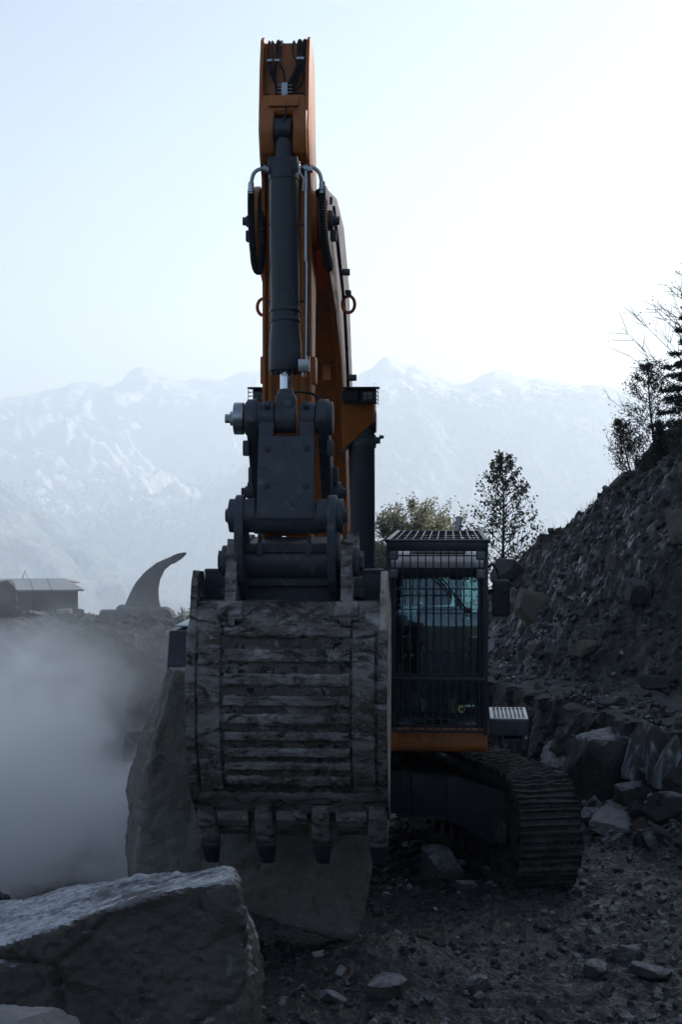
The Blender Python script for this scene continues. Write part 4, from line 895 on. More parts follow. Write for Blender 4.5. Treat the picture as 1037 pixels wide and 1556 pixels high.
for a in (-.025, .025):
    for b in (-.025, .025): mb.cyl(q + Vector((.043, a, b)), q + Vector((.047, a, b)), .008, n=8)
mb.build('port_block', M['zinc'], bc)
for z in (5.95, 5.35): MB().box((.02, -5.16, z), (.29, .03, .018), .003).build('pipe_clamp', M['navy'], bc)
MB().tube([P(381, 290, -5.15), P(381, 330, -5.14), P(383, 380, -5.1), P(386, 404, -5.02), P(390, 404, -4.93), P(392, 370, -4.85), P(392, 300, -4.8), P(393, 278, -4.75), P(400, 276, -4.7)], .028, 10, 22, 1).build('hose', M['rubber'], bc)
MB().tube([P(490, 288, -5.15), P(491, 330, -5.14), P(495, 372, -5.1), P(499, 398, -5.02), P(497, 401, -4.93), P(490, 372, -4.85), P(486, 320, -4.8), P(484, 290, -4.75), P(478, 278, -4.7)], .028, 10, 22, 1).build('hose', M['rubber'], bc)
MB().tube([P(440, 597, -5.25), P(458, 595, -5.1), P(474, 598, -5.0), P(487, 610, -4.95), P(492, 625, -4.95)], .011, 8, 6).build('hose', M['rubber'], bc)

# linkage
BXO = .045
mb = MB(); z0, z1 = 4.545, 3.66; pl = lambda z: -5.43 - (4.5 - z) * .22
def plate(xa_, xb2, za, zb): mb.loft([(xa_, pl(za), za), (xb2, pl(za), za), (xb2, pl(za) + .07, za), (xa_, pl(za) + .07, za)], [(xa_, pl(zb), zb), (xb2, pl(zb), zb), (xb2, pl(zb) + .07, zb), (xa_, pl(zb) + .07, zb)], .008)
plate(BXO - .215, BXO + .215, 4.29, z1)
plate(BXO - .215, BXO - .10, 4.50, 4.285); plate(BXO + .10, BXO + .215, 4.50, 4.285)
for s in (-1, 1):
    mb.cyl((BXO + s * .10, -5.33, 4.43), (BXO + s * .215, -5.33, 4.43), .125, n=36, bevel=.012); mb.prism([(-5.40, 4.4), (-5.60, 3.7), (-5.40, 3.6), (-5.25, 4.4)], BXO + s * .19 - .015, BXO + s * .19 + .015, .008)
    mb.cyl((BXO + s * .13, -5.44, 4.53), (BXO + s * .17, -5.44, 4.53), .03, n=12)
mb.cyl((BXO - .25, -5.47, 3.66), (BXO + .25, -5.47, 3.66), .12, n=36, bevel=.01)
lk = mb.build('bucket_link', M['link'], EX)
for px, py in ((406, 682), (467, 680), (407, 738), (467, 738)):
    q = L(px, py, 15.15); MB().bolt((q.x, pl(q.z) - .001, q.z), (0, -1, 0), .018, .022).build('bolt', M['link'], lk)
for s in (-1, 1):
    x0 = BXO + s * .275
    mb = MB(); mb.prism(arcp(-5.33, 4.43, .15, -10, 190, 10) + [(-5.0, 3.85), (-4.9, 3.75)] + [(-4.68, 3.8), (-4.66, 3.95), (-4.8, 4.1)], x0 - .042, x0 + .042, .015)
    mb.cyl((x0 - .055, -5.33, 4.43), (x0 + .075, -5.33, 4.43), .13, n=32, bevel=.01)
    mb.cyl((x0, -4.78, 3.86), (x0 + s * .10, -4.78, 3.86), .085, n=28, bevel=.01); mb.bolt((x0 + s * .1, -4.78, 3.86), (s, 0, 0), .035, .05); mb.box((x0 + s * .06, -4.85, 4.0), (.05, .09, .12), .012); mb.box((x0 + s * .05, -5.33, 4.20), (.05, .1, .12), .012)
    mb.build('guide_lever', M['link'], EX)
mb = MB(); mb.cyl((BXO - .42, -5.33, 4.43), (BXO - .34, -5.33, 4.43), .125, n=32, bevel=.01); mb.cyl((BXO - .45, -5.33, 4.43), (BXO - .42, -5.33, 4.43), .055, n=6); mb.cyl((BXO - .49, -5.33, 4.43), (BXO - .45, -5.33, 4.43), .035, n=6)
mb.build('link_pin', M['zinc'], EX)
mb = MB()
cp = arcp(-5.47, 3.68, .16, 0, 180, 10) + [(-5.64, 3.4), (-5.55, 3.18), (-5.3, 3.02), (-4.9, 3.05), (-4.6, 3.15), (-4.55, 3.4), (-4.75, 3.52), (-5.1, 3.48)]
for s in (-1, 1):
    x0 = BXO + s * .355; mb.prism(cp, x0 - .035, x0 + .035, .014)
    mb.cyl((x0 - s * .12, -5.47, 3.68), (x0 + s * .085, -5.47, 3.68), .13, n=32, bevel=.01); mb.cyl((x0, -5.0, 3.3), (x0 + s * .1, -5.0, 3.3), .10, n=28)
    mb.bolt((x0 + s * .085, -5.47, 3.68), (s, 0, 0), .05, .03)
mb.cyl((BXO - .34, -5.30, 3.33), (BXO + .34, -5.30, 3.33), .135, n=40); mb.cyl((BXO - .34, -4.8, 3.28), (BXO + .34, -4.8, 3.28), .12, n=32)
mb.prism([(-5.3, 3.46), (-5.36, 3.46), (-5.45, 3.4), (-4.7, 3.44), (-4.7, 3.5)], BXO - .33, BXO + .33, .01); mb.box((BXO, -5.05, 3.18), (.66, .5, .10), .02)
for s in (-1, 1):
    mb.box((BXO + s * .19 - .02, -5.43, 3.42), (.055, .03, .10), .008); mb.box((BXO + s * .19 - .02, -5.42, 3.50), (.03, .03, .06), .006)
mb.build('quick_coupler', M['link'], EX)

# bucket
BXO = .075
outer = [(-4.55, 3.00), (-5.10, 3.02), (-5.54, 3.025), (-5.66, 2.96), (-5.76, 2.83), (-5.83, 2.62), (-5.86, 2.38), (-5.85, 2.14), (-5.79, 1.90), (-5.69, 1.70), (-5.55, 1.54), (-5.38, 1.42), (-5.17, 1.30)]
def offs(p, d):
    o = []
    for i in range(len(p)):
        a, b = p[max(i - 1, 0)], p[min(i + 1, len(p) - 1)]; t = Vector((b[0] - a[0], b[1] - a[1])).normalized(); o.append((p[i][0] - t.y * d, p[i][1] + t.x * d))
    return o
def dense(p, n):
    q = []; 
    for a, b in zip(p[:-1], p[1:]):
        for k in range(n): q.append((a[0] + (b[0] - a[0]) * k / n, a[1] + (b[1] - a[1]) * k / n))
    return q + [p[-1]]
inn = offs(outer, .035); 
HWB = .705
def strip_prism(prof, x0, x1, nx, bmx):
    n = len(prof); V = [[bmx.verts.new((x0 + (x1 - x0) * i / nx, p[0], p[1])) for p in prof] for i in range(nx + 1)]
    for i in range(nx):
        for k in range(n): bmx.faces.new((V[i][k], V[i][(k + 1) % n], V[i + 1][(k + 1) % n], V[i + 1][k]))
    bmx.faces.new(V[0][::-1]); bmx.faces.new(V[-1])
def roughen(o, amp, sc, seed):
    me = o.data; n = len(me.vertices); c = np.empty(n * 3, np.float32); me.vertices.foreach_get('co', c); c = c.reshape(-1, 3).astype(float)
    nn = np.empty(n * 3, np.float32); me.vertices.foreach_get('normal', nn); nn = nn.reshape(-1, 3)
    c += nn * (amp * np.maximum(fbm(c * sc + seed, 4, .6), -.25))[:, None]; me.vertices.foreach_set('co', c.astype(np.float32).ravel()); me.update()
def dmesh(name, build, parent, mat, amp, sc, seed):
    bmx = bmesh.new(); build(bmx); bmesh.ops.recalc_face_normals(bmx, faces=bmx.faces); me = bpy.data.meshes.new(name); bmx.to_mesh(me); bmx.free()
    o = link(name, me, parent, mat, 35); roughen(o, amp, sc, seed); return o
do, di = dense(outer, 6), dense(inn, 6)
bucket = dmesh('bucket', lambda b: strip_prism(do + di[::-1], BXO - HWB, BXO + HWB, 90, b), EX, M['bucket'], .014, 9, 1)
# wear ribs and side strips along the back
lens = [0]
for a, b in zip(do[:-1], do[1:]): lens.append(lens[-1] + math.dist(a, b))
def on(s): 
    k = max(j for j in range(len(lens)) if lens[j] <= s + 1e-9); k = min(k, len(do) - 2); t = (s - lens[k]) / (lens[k + 1] - lens[k]); a, b = do[k], do[k + 1]
    tt = Vector((b[0] - a[0], b[1] - a[1])).normalized(); return Vector((a[0] + (b[0] - a[0]) * t, a[1] + (b[1] - a[1]) * t)), tt, Vector((tt.y, -tt.x))
def s_at_z(z): 
    j = min((j for j in range(24, len(do))), key=lambda j: abs(do[j][1] - z)); return lens[j]
def zz(py, Y): return W(518, py, Y).z
def patch(s0, s1, h, tuck=.02, n=6):
    top, bot = [], []
    for k in range(n + 1):
        p, t, nr = on(s0 + (s1 - s0) * k / n); q = p + nr * (h if 0 < k < n else h * .75); top.append((q.x, q.y)); q = p - nr * tuck; bot.append((q.x, q.y))
    return top + bot[::-1]
def smart_s(py):
    best = None
    for j in range(20, len(do)):
        Yj = 20.6 + do[j][0]; e = abs(zz(py, Yj) - do[j][1])
        if best is None or e < best[0]: best = (e, lens[j], j)
    j = best[2]; 
    # refine
    for t in np.linspace(-.03, .03, 25):
        s = min(max(lens[j] + t, 0), lens[-1] - 1e-4); p, _, _ = on(s); e = abs(zz(py, 20.6 + p.x) - p.y)
        if e < best[0]: best = (e, s, j)
    return best[1]
sgn = 1
p_, t_, n_ = on(smart_s(1050)); 
if n_.x > 0: _on = on; on = lambda s: (lambda r: (r[0], r[1], -r[2]))(_on(s))
for i, (a, b) in enumerate([(954, 971), (986, 1008), (1023, 1044), (1056, 1074), (1083, 1101), (1110, 1125), (1134, 1148), (1155, 1168), (1176, 1189)]):
    pr = patch(smart_s(a + 1.5), smart_s(b - 1.5), .042)
    dmesh('wear_bar', lambda bb: strip_prism(pr, BXO - .470 + .004 * (i % 3), BXO + .475, 70, bb), bucket, M['bucket'], .022, 11, 10 + i)
gaps = [(971, 986), (1008, 1023), (1044, 1056), (1074, 1083), (1101, 1110), (1125, 1134), (1148, 1155), (1168, 1176), (1189, 1201)]
for i, (a, b) in enumerate(gaps):
    pr = patch(smart_s(a - 3), smart_s(b + 3), .012)
    dmesh('caked_mud', lambda bb: strip_prism(pr, BXO - .49, BXO + .49, 60, bb), bucket, M['caked'], .048, 7, 110 + i)
for s in (-1, 1):
    s0, s1 = smart_s(950), smart_s(1196); top, bot = [], []
    for k in range(40):
        p, t, nr = on(s0 + (s1 - s0) * k / 39); q = p + nr * .030; top.append((q.x, q.y)); q = p - nr * .02; bot.append((q.x, q.y))
    x0 = BXO + s * .580
    dmesh('wear_strip', lambda bb: strip_prism(top + bot[::-1], x0 - .082, x0 + .082, 10, bb), bucket, M['bucket'], .014, 10, 30 + s)
s0, s1 = smart_s(1203), lens[-1]; pr = patch(s0, s1, .022, .05, 24)
dmesh('lip_plate', lambda bb: strip_prism(pr, BXO - .71, BXO + .715, 90, bb), bucket, M['bucket'], .014, 8, 40)
# side plates
side = [(-4.75, 2.95), (-5.14, 3.10), (-5.24, 3.24), (-5.50, 3.26), (-5.60, 3.20), (-5.66, 3.08)] + [(p[0] - .014, p[1]) for p in outer[3:]] + [(-5.10, 1.22), (-4.95, 1.30), (-4.80, 1.9), (-4.62, 2.5)]
ds = dense(side + [side[0]], 5)[:-1]
for s in (-1, 1):
    x0 = BXO + s * .722
    def bs_(bb, x0=x0):
        strip_prism(ds, x0 - .024, x0 + .024, 2, bb)
    sp_o = dmesh('side_plate', bs_, bucket, M['sunlit_side' if s > 0 else 'bucket'], .010, 9, 50 + s)  # right plate only: sunlight painted into its colour
    cpp = [(p[0], p[1]) for p in outer[4:]]; wear = [(p[0] - .03, p[1] - .0) for p in cpp] + [(p[0] + .12, p[1] + .02) for p in cpp[::-1]]; wd = dense(wear + [wear[0]], 4)[:-1]
    dmesh('side_wear_edge', lambda bb: strip_prism(wd, x0 - .034, x0 + .036, 3, bb), bucket, M['bucket'], .014, 12, 60 + s)
MB().box((BXO, -5.17, 3.12), (1.40, .04, .26), .008).box((BXO, -5.17, 3.245), (1.40, .07, .03), .008).build('back_panel', M['link'], bucket)
# ears
ear = [(-5.50, 3.50), (-5.60, 3.40), (-5.64, 3.18), (-5.72, 2.98), (-5.80, 2.86), (-5.6, 2.80), (-4.7, 3.0), (-4.56, 3.2), (-4.6, 3.48), (-4.8, 3.54), (-5.05, 3.30), (-5.3, 3.42)]
de = dense(ear + [ear[0]], 4)[:-1]
for s in (-1, 1):
    x0 = BXO + s * .44
    e = dmesh('bucket_ear', lambda bb: strip_prism(de, x0 - .042, x0 + .042, 4, bb), bucket, M['bucket'], .012, 10, 70 + s)
    MB().box((x0, -5.69, 2.955), (.20, .11, .15), .03, (R(-42), 0, 0), seg=3).box((x0 + .02, -5.735, 2.90), (.17, .07, .035), .012, (R(-40), 0, 0)).build('weld_pad', M['bucket'], e)
    mb = MB(); mb.cyl((x0, -5.42, 3.33), (x0 + s * .09, -5.42, 3.33), .12, n=32, bevel=.01); mb.cyl((x0 + s * .09, -5.42, 3.33), (x0 + s * .12, -5.42, 3.33), .08, n=6)
    mb.cyl((x0, -5.25, 3.14), (x0 + s * .10, -5.25, 3.14), .07, n=16); mb.box((x0 + s * .07, -5.3, 3.08), (.1, .1, .07), .015)
    mb.build('bucket_pin', M['link'], e)
# teeth and shrouds
lipn = Vector((0, .42, -.91)).normalized()
for k, px in enumerate((308, 398, 488, 575)):
    x0 = BXO + (-.655, -.215, .225, .665)[k]; a = Vector((x0, -5.44, 1.46)); b = Vector((x0, -5.20, 1.155)); c = Vector((x0, -5.05, .955)); d1 = (c - a).normalized(); sd_ = Vector((1, 0, 0)); up_ = d1.cross(sd_)
    def ring(p, w_, h_, r=.35): 
        out = []
        for q in range(12): th = 2 * math.pi * q / 12; cx, sy = math.cos(th), math.sin(th); out.append(p + sd_ * (w_ * math.copysign(abs(cx) ** .45, cx)) + up_ * (h_ * math.copysign(abs(sy) ** .45, sy)))
        return out
    mb = MB(); R_ = [ring(a, .055, .03), ring(a.lerp(b, .25), .072, .07), ring(a.lerp(b, .8), .078, .085), ring(b, .074, .08)]
    for u, v in zip(R_[:-1], R_[1:]): mb.loft(u, v)
    ad = mb.build('tooth_adapter', M['bucket'], bucket, 50); roughen(ad, .02, 12, k)
    mb = MB(); R_ = [ring(b, .080, .088), ring(b.lerp(c, .55), .068, .066), ring(c, .055, .036), ring(c + d1 * .02, .046, .02)]
    for u, v in zip(R_[:-1], R_[1:]): mb.loft(u, v)
    mb.build('tooth', M['link'], bucket, 50)
for x0 in (-.46, .0, .465):
    bb = [(-5.42, 1.40), (-5.30, 1.42), (-5.10, 1.30), (-5.06, 1.22), (-5.14, 1.17), (-5.28, 1.24), (-5.40, 1.33)]
    db = dense(bb + [bb[0]], 3)[:-1]; dmesh('lip_shroud', lambda q: strip_prism(db, BXO + x0 - .115, BXO + x0 + .12, 14, q), bucket, M['bucket'], .014, 13, 90 + x0)

# ------------------------------------------------------------------ operator
def person():
    root = empty('person', EXM @ Vector((CX, -.74, 2.10)), R(-3.6)); tag(root, 'operator in a dark work shirt seated in the cab, hands on the levers', 'person')
    J = {'pel': (0, .05, .06), 'bel': (0, .06, .22), 'che': (0, .07, .40), 'nb': (0, .055, .52), 'hd0': (0, .045, .60)}
    def skin(name, verts, edges, rad, mat, rootv=0, sub=2, par=None):
        me = bpy.data.meshes.new(name); me.from_pydata(verts, edges, []); o = bpy.data.objects.new(name, me); COL.objects.link(o)
        o.modifiers.new('s', 'SKIN'); sm = o.modifiers.new('u', 'SUBSURF'); sm.levels = sub; sm.render_levels = sub
        for i, r in enumerate(rad): o.data.skin_vertices[0].data[i].radius = r if isinstance(r, tuple) else (r, r)
        o.data.skin_vertices[0].data[rootv].use_root = True
        dg = bpy.context.evaluated_depsgraph_get(); m2 = bpy.data.meshes.new_from_object(o.evaluated_get(dg)); bpy.data.objects.remove(o)
        m2.materials.clear(); return link(name, m2, par or root, mat, 180)
    V = [(0, .05, .06), (0, .06, .22), (0, .07, .40), (0, .055, .51), (0, .045, .60)]; E = [(0, 1), (1, 2), (2, 3), (3, 4)]; RD = [(.16, .11), (.15, .11), (.17, .115), (.07, .07), (.055, .055)]
    hands = []
    for s in (-1, 1):
        b = len(V); V += [(s * .19, .06, .46), (s * .27, .0, .24), (s * .29, -.24, .20), (s * .29, -.31, .22)]; RD += [.062, .048, .036, (.028, .036)]; E += [(2, b), (b, b + 1), (b + 1, b + 2), (b + 2, b + 3)]; hands.append(b + 3)
        b = len(V); V += [(s * .10, .0, .05), (s * .14, -.42, .06), (s * .12, -.46, -.34), (s * .12, -.58, -.40)]; RD += [.09, .068, .048, .04]; E += [(0, b), (b, b + 1), (b + 1, b + 2), (b + 2, b + 3)]
    # five fingers and thumb rooted in each palm, curled round the lever
    for s, h in zip((-1, 1), hands):
        hx, hy, hz = V[h]
        for k in range(4):
            b = len(V); zf = hz + .03 - k * .021; l = (.030, .034, .032, .025)[k]
            V += [(hx + s * .018, hy - .035, zf), (hx + s * .005, hy - .035 - l * .8, zf), (hx - s * .022, hy - .03 - l * .6, zf - .003)]; RD += [.010, .009, .008]; E += [(h, b), (b, b + 1), (b + 1, b + 2)]
        b = len(V); V += [(hx - s * .028, hy - .01, hz + .03), (hx - s * .03, hy - .04, hz + .04)]; RD += [.011, .009]; E += [(h, b), (b, b + 1)]
    body = skin('body', V, E, RD, M['skin'], 0, 2)
    # head
    v, f = ICO[4]; v = v.copy(); x, y, z = v.T
    p = v * np.array([.075, .095, .115]); p[:, 0] *= 1 - .22 * ss(0, -1, z); fr_ = ss(.3, 1, -y)
    p[:, 1] -= .024 * np.exp(-((x) / .16) ** 2 - ((z + .12) / .22) ** 2) * (y < 0)          # nose
    for s in (-1, 1): p[:, 1] += .012 * np.exp(-((x - s * .36) / .17) ** 2 - ((z - .08) / .12) ** 2) * (y < 0)
    p[:, 1] -= .008 * np.exp(-((x) / .3) ** 2 - ((z + .45) / .08) ** 2) * (y < 0); p[:, 1] += .006 * np.exp(-((x) / .28) ** 2 - ((z + .53) / .04) ** 2) * (y < 0)
    for s in (-1, 1): p[:, 0] += s * .018 * np.exp(-((x - s * .97) / .1) ** 2 - ((y - .05) / .2) ** 2 - ((z) / .25) ** 2)
    hd = link('head', mesh_np('head', p + np.array([0, .02, .73]), f), root, M['skin'], 180)
    hv = v * np.array([.083, .102, .122]); k = (z > .25) | ((y > .05) & (z > -.45)); fk = k[f].all(1); hair = link('hair', mesh_np('hair', hv + np.array([0, .026, .735]), f[fk]), root, M['hair'], 180)
    for s in (-1, 1): mb = MB(); mb.cyl((s * .028, -.062, .738), (s * .028, -.066, .738), .010, n=12); mb.build('eye', M['black'], root)
    SV = [(0, .05, .06), (0, .06, .22), (0, .07, .40), (0, .06, .49)]; SE = [(0, 1), (1, 2), (2, 3)]; SR = [(.175, .125), (.17, .125), (.185, .13), (.085, .085)]
    for s in (-1, 1): b = len(SV); SV += [(s * .20, .06, .455), (s * .275, .0, .24), (s * .292, -.20, .205)]; SR += [.075, .062, .047]; SE += [(2, b), (b, b + 1), (b + 1, b + 2)]
    skin('shirt', SV, SE, SR, M['shirt'], 0, 2)
    TV = [(0, .05, .05)]; TE = []; TR = [(.17, .12)]
    for s in (-1, 1): b = len(TV); TV += [(s * .10, .0, .05), (s * .14, -.42, .06), (s * .12, -.46, -.30)]; TR += [.10, .08, .062]; TE += [(0, b), (b, b + 1), (b + 1, b + 2)]
    skin('trousers', TV, TE, TR, M['trousers'], 0, 2)
    for s in (-1, 1): MB().box((s * .12, -.55, -.42), (.10, .28, .09), .03, seg=3).build('boot', M['black'], root)
person()

# ------------------------------------------------------------------ ripper tooth and hut on the bank
def ripper():
    Y = 31.0; z0 = W(200, 935, Y).z
    oc = [(187, 935), (191, 918), (197, 903), (206, 886), (220, 869), (238, 855), (256, 847), (270, 842), (280, 840), (283, 842), (275, 848), (262, 856), (250, 866), (243, 880), (240, 896), (241, 912), (245, 928), (249, 938)]
    base = W(215, 938, Y); me = MB()
    rt = empty('ripper_tooth', (base.x, base.y, T(base.x, base.y) + .09)); tag(rt, 'curved steel ripper tooth standing point up on the bank', 'ripper tooth')
    A = []; B = []
    cx = sum(p[0] for p in oc) / len(oc)
    pts = [W(x, y, Y) - rt.location for x, y in oc]
    n = len(pts)
    mb = MB(); bmx = bmesh.new(); mid = []
    core = [(p.x, p.z) for p in pts]
    th = .22
    def cut(i): return max(.25, min(1, (core[i][1] and (1.25 - core[i][1]) / .9)))
    a = [bmx.verts.new((x, -th / 2 * cut(i), z)) for i, (x, z) in enumerate(core)]; b = [bmx.verts.new((x, th / 2 * cut(i), z)) for i, (x, z) in enumerate(core)]
    for i in range(n // 2):
        j = n - 1 - i; i2, j2 = i + 1, j - 1
        if i2 > j2: break
        if i2 == j2: bmx.faces.new((a[i], a[i2], a[j])); bmx.faces.new((b[j], b[i2], b[i]))
        else: bmx.faces.new((a[i], a[i2], a[j2], a[j])); bmx.faces.new((b[j], b[j2], b[i2], b[i]))
    for i in range(n): k = (i + 1) % n; bmx.faces.new((a[i], b[i], b[k], a[k]))
    mb._in(bmx, None, .015); sh = mb.build('shank', M['ripper'], rt)
    mb = MB(); tp = [(262, 844), (270, 841), (281, 839), (284, 841), (276, 849), (264, 857), (259, 852)]; q = [W(x, y, Y) - rt.location for x, y in tp]
    mb.loft([(p.x, -.10, p.z) for p in q], [(p.x, .10, p.z) for p in q], .015); mb.build('tip', M['ripper'], rt)
    mb = MB(); q0, q1 = W(152, 934, Y) - rt.location, W(264, 934, Y) - rt.location
    mb.box((.03, 0, -.02), (.85, .30, .28), .08, (0, R(3), 0), seg=3); mb.cyl((q1.x - .16, -.22, -.06), (q1.x - .16, .22, -.06), .16, n=28, bevel=.02); mb.cyl((.05, -.2, .0), (.05, .2, .0), .12, n=28)
    mb.prism([(-.12, -.1), (-.12, .06), (.12, .06), (.12, -.1)], q0.x, q0.x + .32, .03); mb.build('bracket', M['ripper'], rt)
ripper()
def hut():
    Y = 58.0; a = W(-170, 935, Y); b = W(117, 935, Y); z0 = W(60, 990, Y).z; zt = W(60, 899, Y).z; D = 4.5
    rt = empty('hut', ((a.x + b.x) / 2, Y, z0), R(9)); tag(rt, 'brown boarded hut with a grey tin roof on the left bank', 'hut')
    hw, hz = (b.x - a.x) / 2, zt - z0; rz = W(60, 882, Y + D / 2).z - z0
    MB().box((0, D / 2, hz / 2), (2 * hw, D, hz), .01).build('wall', M['hutwall'], rt)
    mb = MB(); e = .18
    mb.loft([(-hw - e, -e, hz), (hw + e, -e, hz), (hw - .35, D / 2, rz), (-hw + .3, D / 2, rz)], [(-hw - e, -e, hz + .05), (hw + e, -e, hz + .05), (hw - .35, D / 2, rz + .05), (-hw + .3, D / 2, rz + .05)])
    mb.loft([(-hw - e, D + e, hz), (hw + e, D + e, hz), (hw - .35, D / 2, rz), (-hw + .3, D / 2, rz)], [(-hw - e, D + e, hz + .05), (hw + e, D + e, hz + .05), (hw - .35, D / 2, rz + .05), (-hw + .3, D / 2, rz + .05)])
    for x in (-hw + .3, hw - .35): mb.loft([(x, D / 2 - .02, rz - .01), (x, D / 2 + .02, rz - .01), (x + (.53 if x > 0 else -.48), -e, hz)], [(x, D / 2 - .02, rz + .045), (x, D / 2 + .02, rz + .045), (x + (.53 if x > 0 else -.48), -e, hz + .045)])
    rf = mb.build('roof', M['tin'], rt)
    for x in np.arange(-hw + .4, hw - .3, .55): MB().tube([(x * 1.0, -e, hz + .055), (x * .93, D / 2, rz + .055)], .012, 5).build('roof_seam', M['tin'], rf)
    mb = MB(); p = Vector((-(a.x + b.x) / 2 + W(37, 882, Y + D / 2).x + .35, D / 2, 0))
    mb.tube([(p.x - .09, p.y, rz), (p.x, p.y, rz + .28), (p.x + .12, p.y, rz)], .025, 6); mb.build('roof_bracket', M['tin'], rf)
    mb = MB(); mb.box((hw - 1.1, -.02, hz - .38), (.5, .05, .4), .01); mb.build('window', M['black'], rt)
hut()
def bank_boulder(px, py, Y, dm, sd_, mt, lb):
    q = W(px, py, Y); boulder((q.x, q.y, q.z), dm, sd_, mt, (.1, .2, sd_), 4, lb, planes=8)
bank_boulder(2, 915, 31, (.30, .3, .38), 60, 'heap_rock', 'grey boulder at the left edge in front of the hut')
bank_boulder(98, 935, 31.5, (.16, .14, .12), 61, 'rock_top', 'pale stone on the bank below the hut corner')
bank_boulder(62, 940, 30.5, (.18, .15, .10), 62, 'heap_rock', 'low grey stone on the bank below the hut roof')
bank_boulder(118, 935, 32, (.12, .1, .13), 63, 'rock_scree', 'small dark stone on the bank between hut and ripper tooth')

# ------------------------------------------------------------------ trees
def leaf_mesh(C, size, rs):
    n = len(C); a = rs.normal(size=(n, 3)); a /= np.linalg.norm(a, axis=1)[:, None]; b = np.cross(a, rs.normal(size=(n, 3))); b /= np.linalg.norm(b, axis=1)[:, None]
    s = (size * rs.uniform(.6, 1.35, n))[:, None]; c = C
    q = np.stack([c - a * s * .5, c + b * s * .32, c + a * s * .5, c - b * s * .32], 1).reshape(-1, 3); return q, np.arange(4 * n).reshape(n, 4)
def tree(name, base, H, lab, cat, leafm, style, seed, lean=(0, 0), nl=6000, ls=.06, group=None):
    rs = np.random.RandomState(seed); rt = empty(name, base); tag(rt, lab, cat, group)
    up = Vector((lean[0], lean[1], 1)).normalized()
    tr = []; 
    for k in range(11): t = k / 10; tr.append(Vector((lean[0] * H * t + .03 * H * math.sin(t * 5 + seed) * .3, lean[1] * H * t, H * t)))
    MB().tube(tr, [H * (.013 if style != 'bush' else .008) * (1.02 - k / 10) + .006 for k in range(11)], 8).build('trunk', M['bark'], rt)
    mb = MB(); LC = []
    nb = {'birch': 58, 'bush': 46, 'bare': 46, 'spruce': 80}[style]
    for k in range(nb):
        t = (k + .5) / nb
        if style == 'birch': z = H * (.08 + .90 * t); ln = H * .30 * (1 - t) ** .75 + .10 * H * (1 - t) * rs.rand() + .03 * H; el = .45 + .35 * t
        elif style == 'bush': z = H * (.05 + .6 * t); ln = H * .55 * rs.uniform(.7, 1.05) * (1 - .35 * t); el = rs.uniform(.35, 1.3)
        elif style == 'bare': z = H * (.05 + .88 * t); ln = H * .55 * (1 - t) ** .6 * rs.uniform(.6, 1.2); el = rs.uniform(.35, .85)
        else: z = H * (.06 + .93 * t); ln = H * .22 * (1 - t) + .05 * H * (1 - t) * rs.rand(); el = -.12 + .25 * t
        az = k * 2.4 + rs.uniform(-.4, .4); i0 = min(int(z / H * 10), 9); p0 = tr[i0].lerp(tr[i0 + 1], z / H * 10 - i0)
        d = Vector((math.cos(az) * math.cos(el), math.sin(az) * math.cos(el), math.sin(el))); pts = [p0]; m_ = 6
        for j in range(1, m_ + 1): d = (d + Vector((*rs.uniform(-.13, .13, 2), (.05 if style != 'spruce' else -.01)))).normalized(); pts.append(pts[-1] + d * ln / m_)
        mb.tube(pts, [max(.004, H * .0035 * (1 - j / (m_ + .5))) for j in range(m_ + 1)], 5)
        subs = {'birch': 9, 'bush': 9, 'bare': 9, 'spruce': 16}[style]
        for q in range(subs):
            tt = rs.uniform(.2, 1) if style != 'spruce' else (q + .5) / subs; a_ = min(int(tt * m_), m_ - 1); s0 = pts[a_].lerp(pts[a_ + 1], tt * m_ - a_)
            if style == 'spruce':
                side = (1 if q % 2 else -1); sdv = d.cross(Vector((0, 0, 1))).normalized() * side; dd = (d * .8 + sdv * .7 + Vector((0, 0, rs.uniform(-.35, -.05)))).normalized(); l2 = ln * .34 * (1.05 - tt) + .03
            else: dd = (d + Vector(rs.uniform(-1, 1, 3)) * .8).normalized(); l2 = ln * rs.uniform(.18, .42)
            e0 = s0 + dd * l2; mb.tube([s0, s0.lerp(e0, .5) + Vector(rs.uniform(-.02, .02, 3)), e0], [.005, .004, .002], 4)
            nleaf = max(1, int(nl / nb / subs * rs.uniform(.3, 1.7)))
            if style == 'bare' and rs.rand() < .35: nleaf = 0
            for _ in range(nleaf):
                u = rs.uniform(.15, 1.05); spread = l2 * (.20 if style != 'spruce' else .07) + .015
                LC.append(s0.lerp(e0, u) + Vector(rs.normal(0, spread, 3)))
    for _ in range(int(nl * (.008 if style != 'spruce' else .02))):
        LC.append(tr[10] + Vector(rs.normal(0, H * .02, 3)) - Vector((0, 0, rs.uniform(0, H * .1))))
    br = mb.build('branches', M['bark'], rt, 180)
    q, f = leaf_mesh(np.array([tuple(p) for p in LC]), ls, rs)
    link('crown', mesh_np('crown', q, f), rt, M[leafm], None)
def troot(px, py, Y): return W(px, py, Y)
b = troot(768, 950, 50); tree('birch_tree', b, W(760, 690, 50).z - b.z, 'slender dark leafy birch with a straight trunk rising between the cab mirror and the slope', 'tree', 'leaf_birch', 'birch', 4, (-.025, 0), 4600, .078)
b = troot(625, 960, 62); tree('bushy_tree', b, (W(625, 775, 62).z - b.z) * 1.1, 'round crowned pale olive tree directly behind the cab roof', 'tree', 'leaf', 'bush', 9, (0, 0), 20000, .10)
b = troot(655, 960, 64); tree('bushy_tree', b, (W(655, 790, 64).z - b.z) * 1.15, 'lower olive tree behind the right side of the cab', 'tree', 'leaf', 'bush', 10, (0, 0), 9000, .095)
b = troot(590, 960, 63); tree('bushy_tree', b, (W(590, 800, 63).z - b.z) * .95, 'lower olive tree behind the lift cylinder', 'tree', 'leaf', 'bush', 16, (0, 0), 8000, .095)
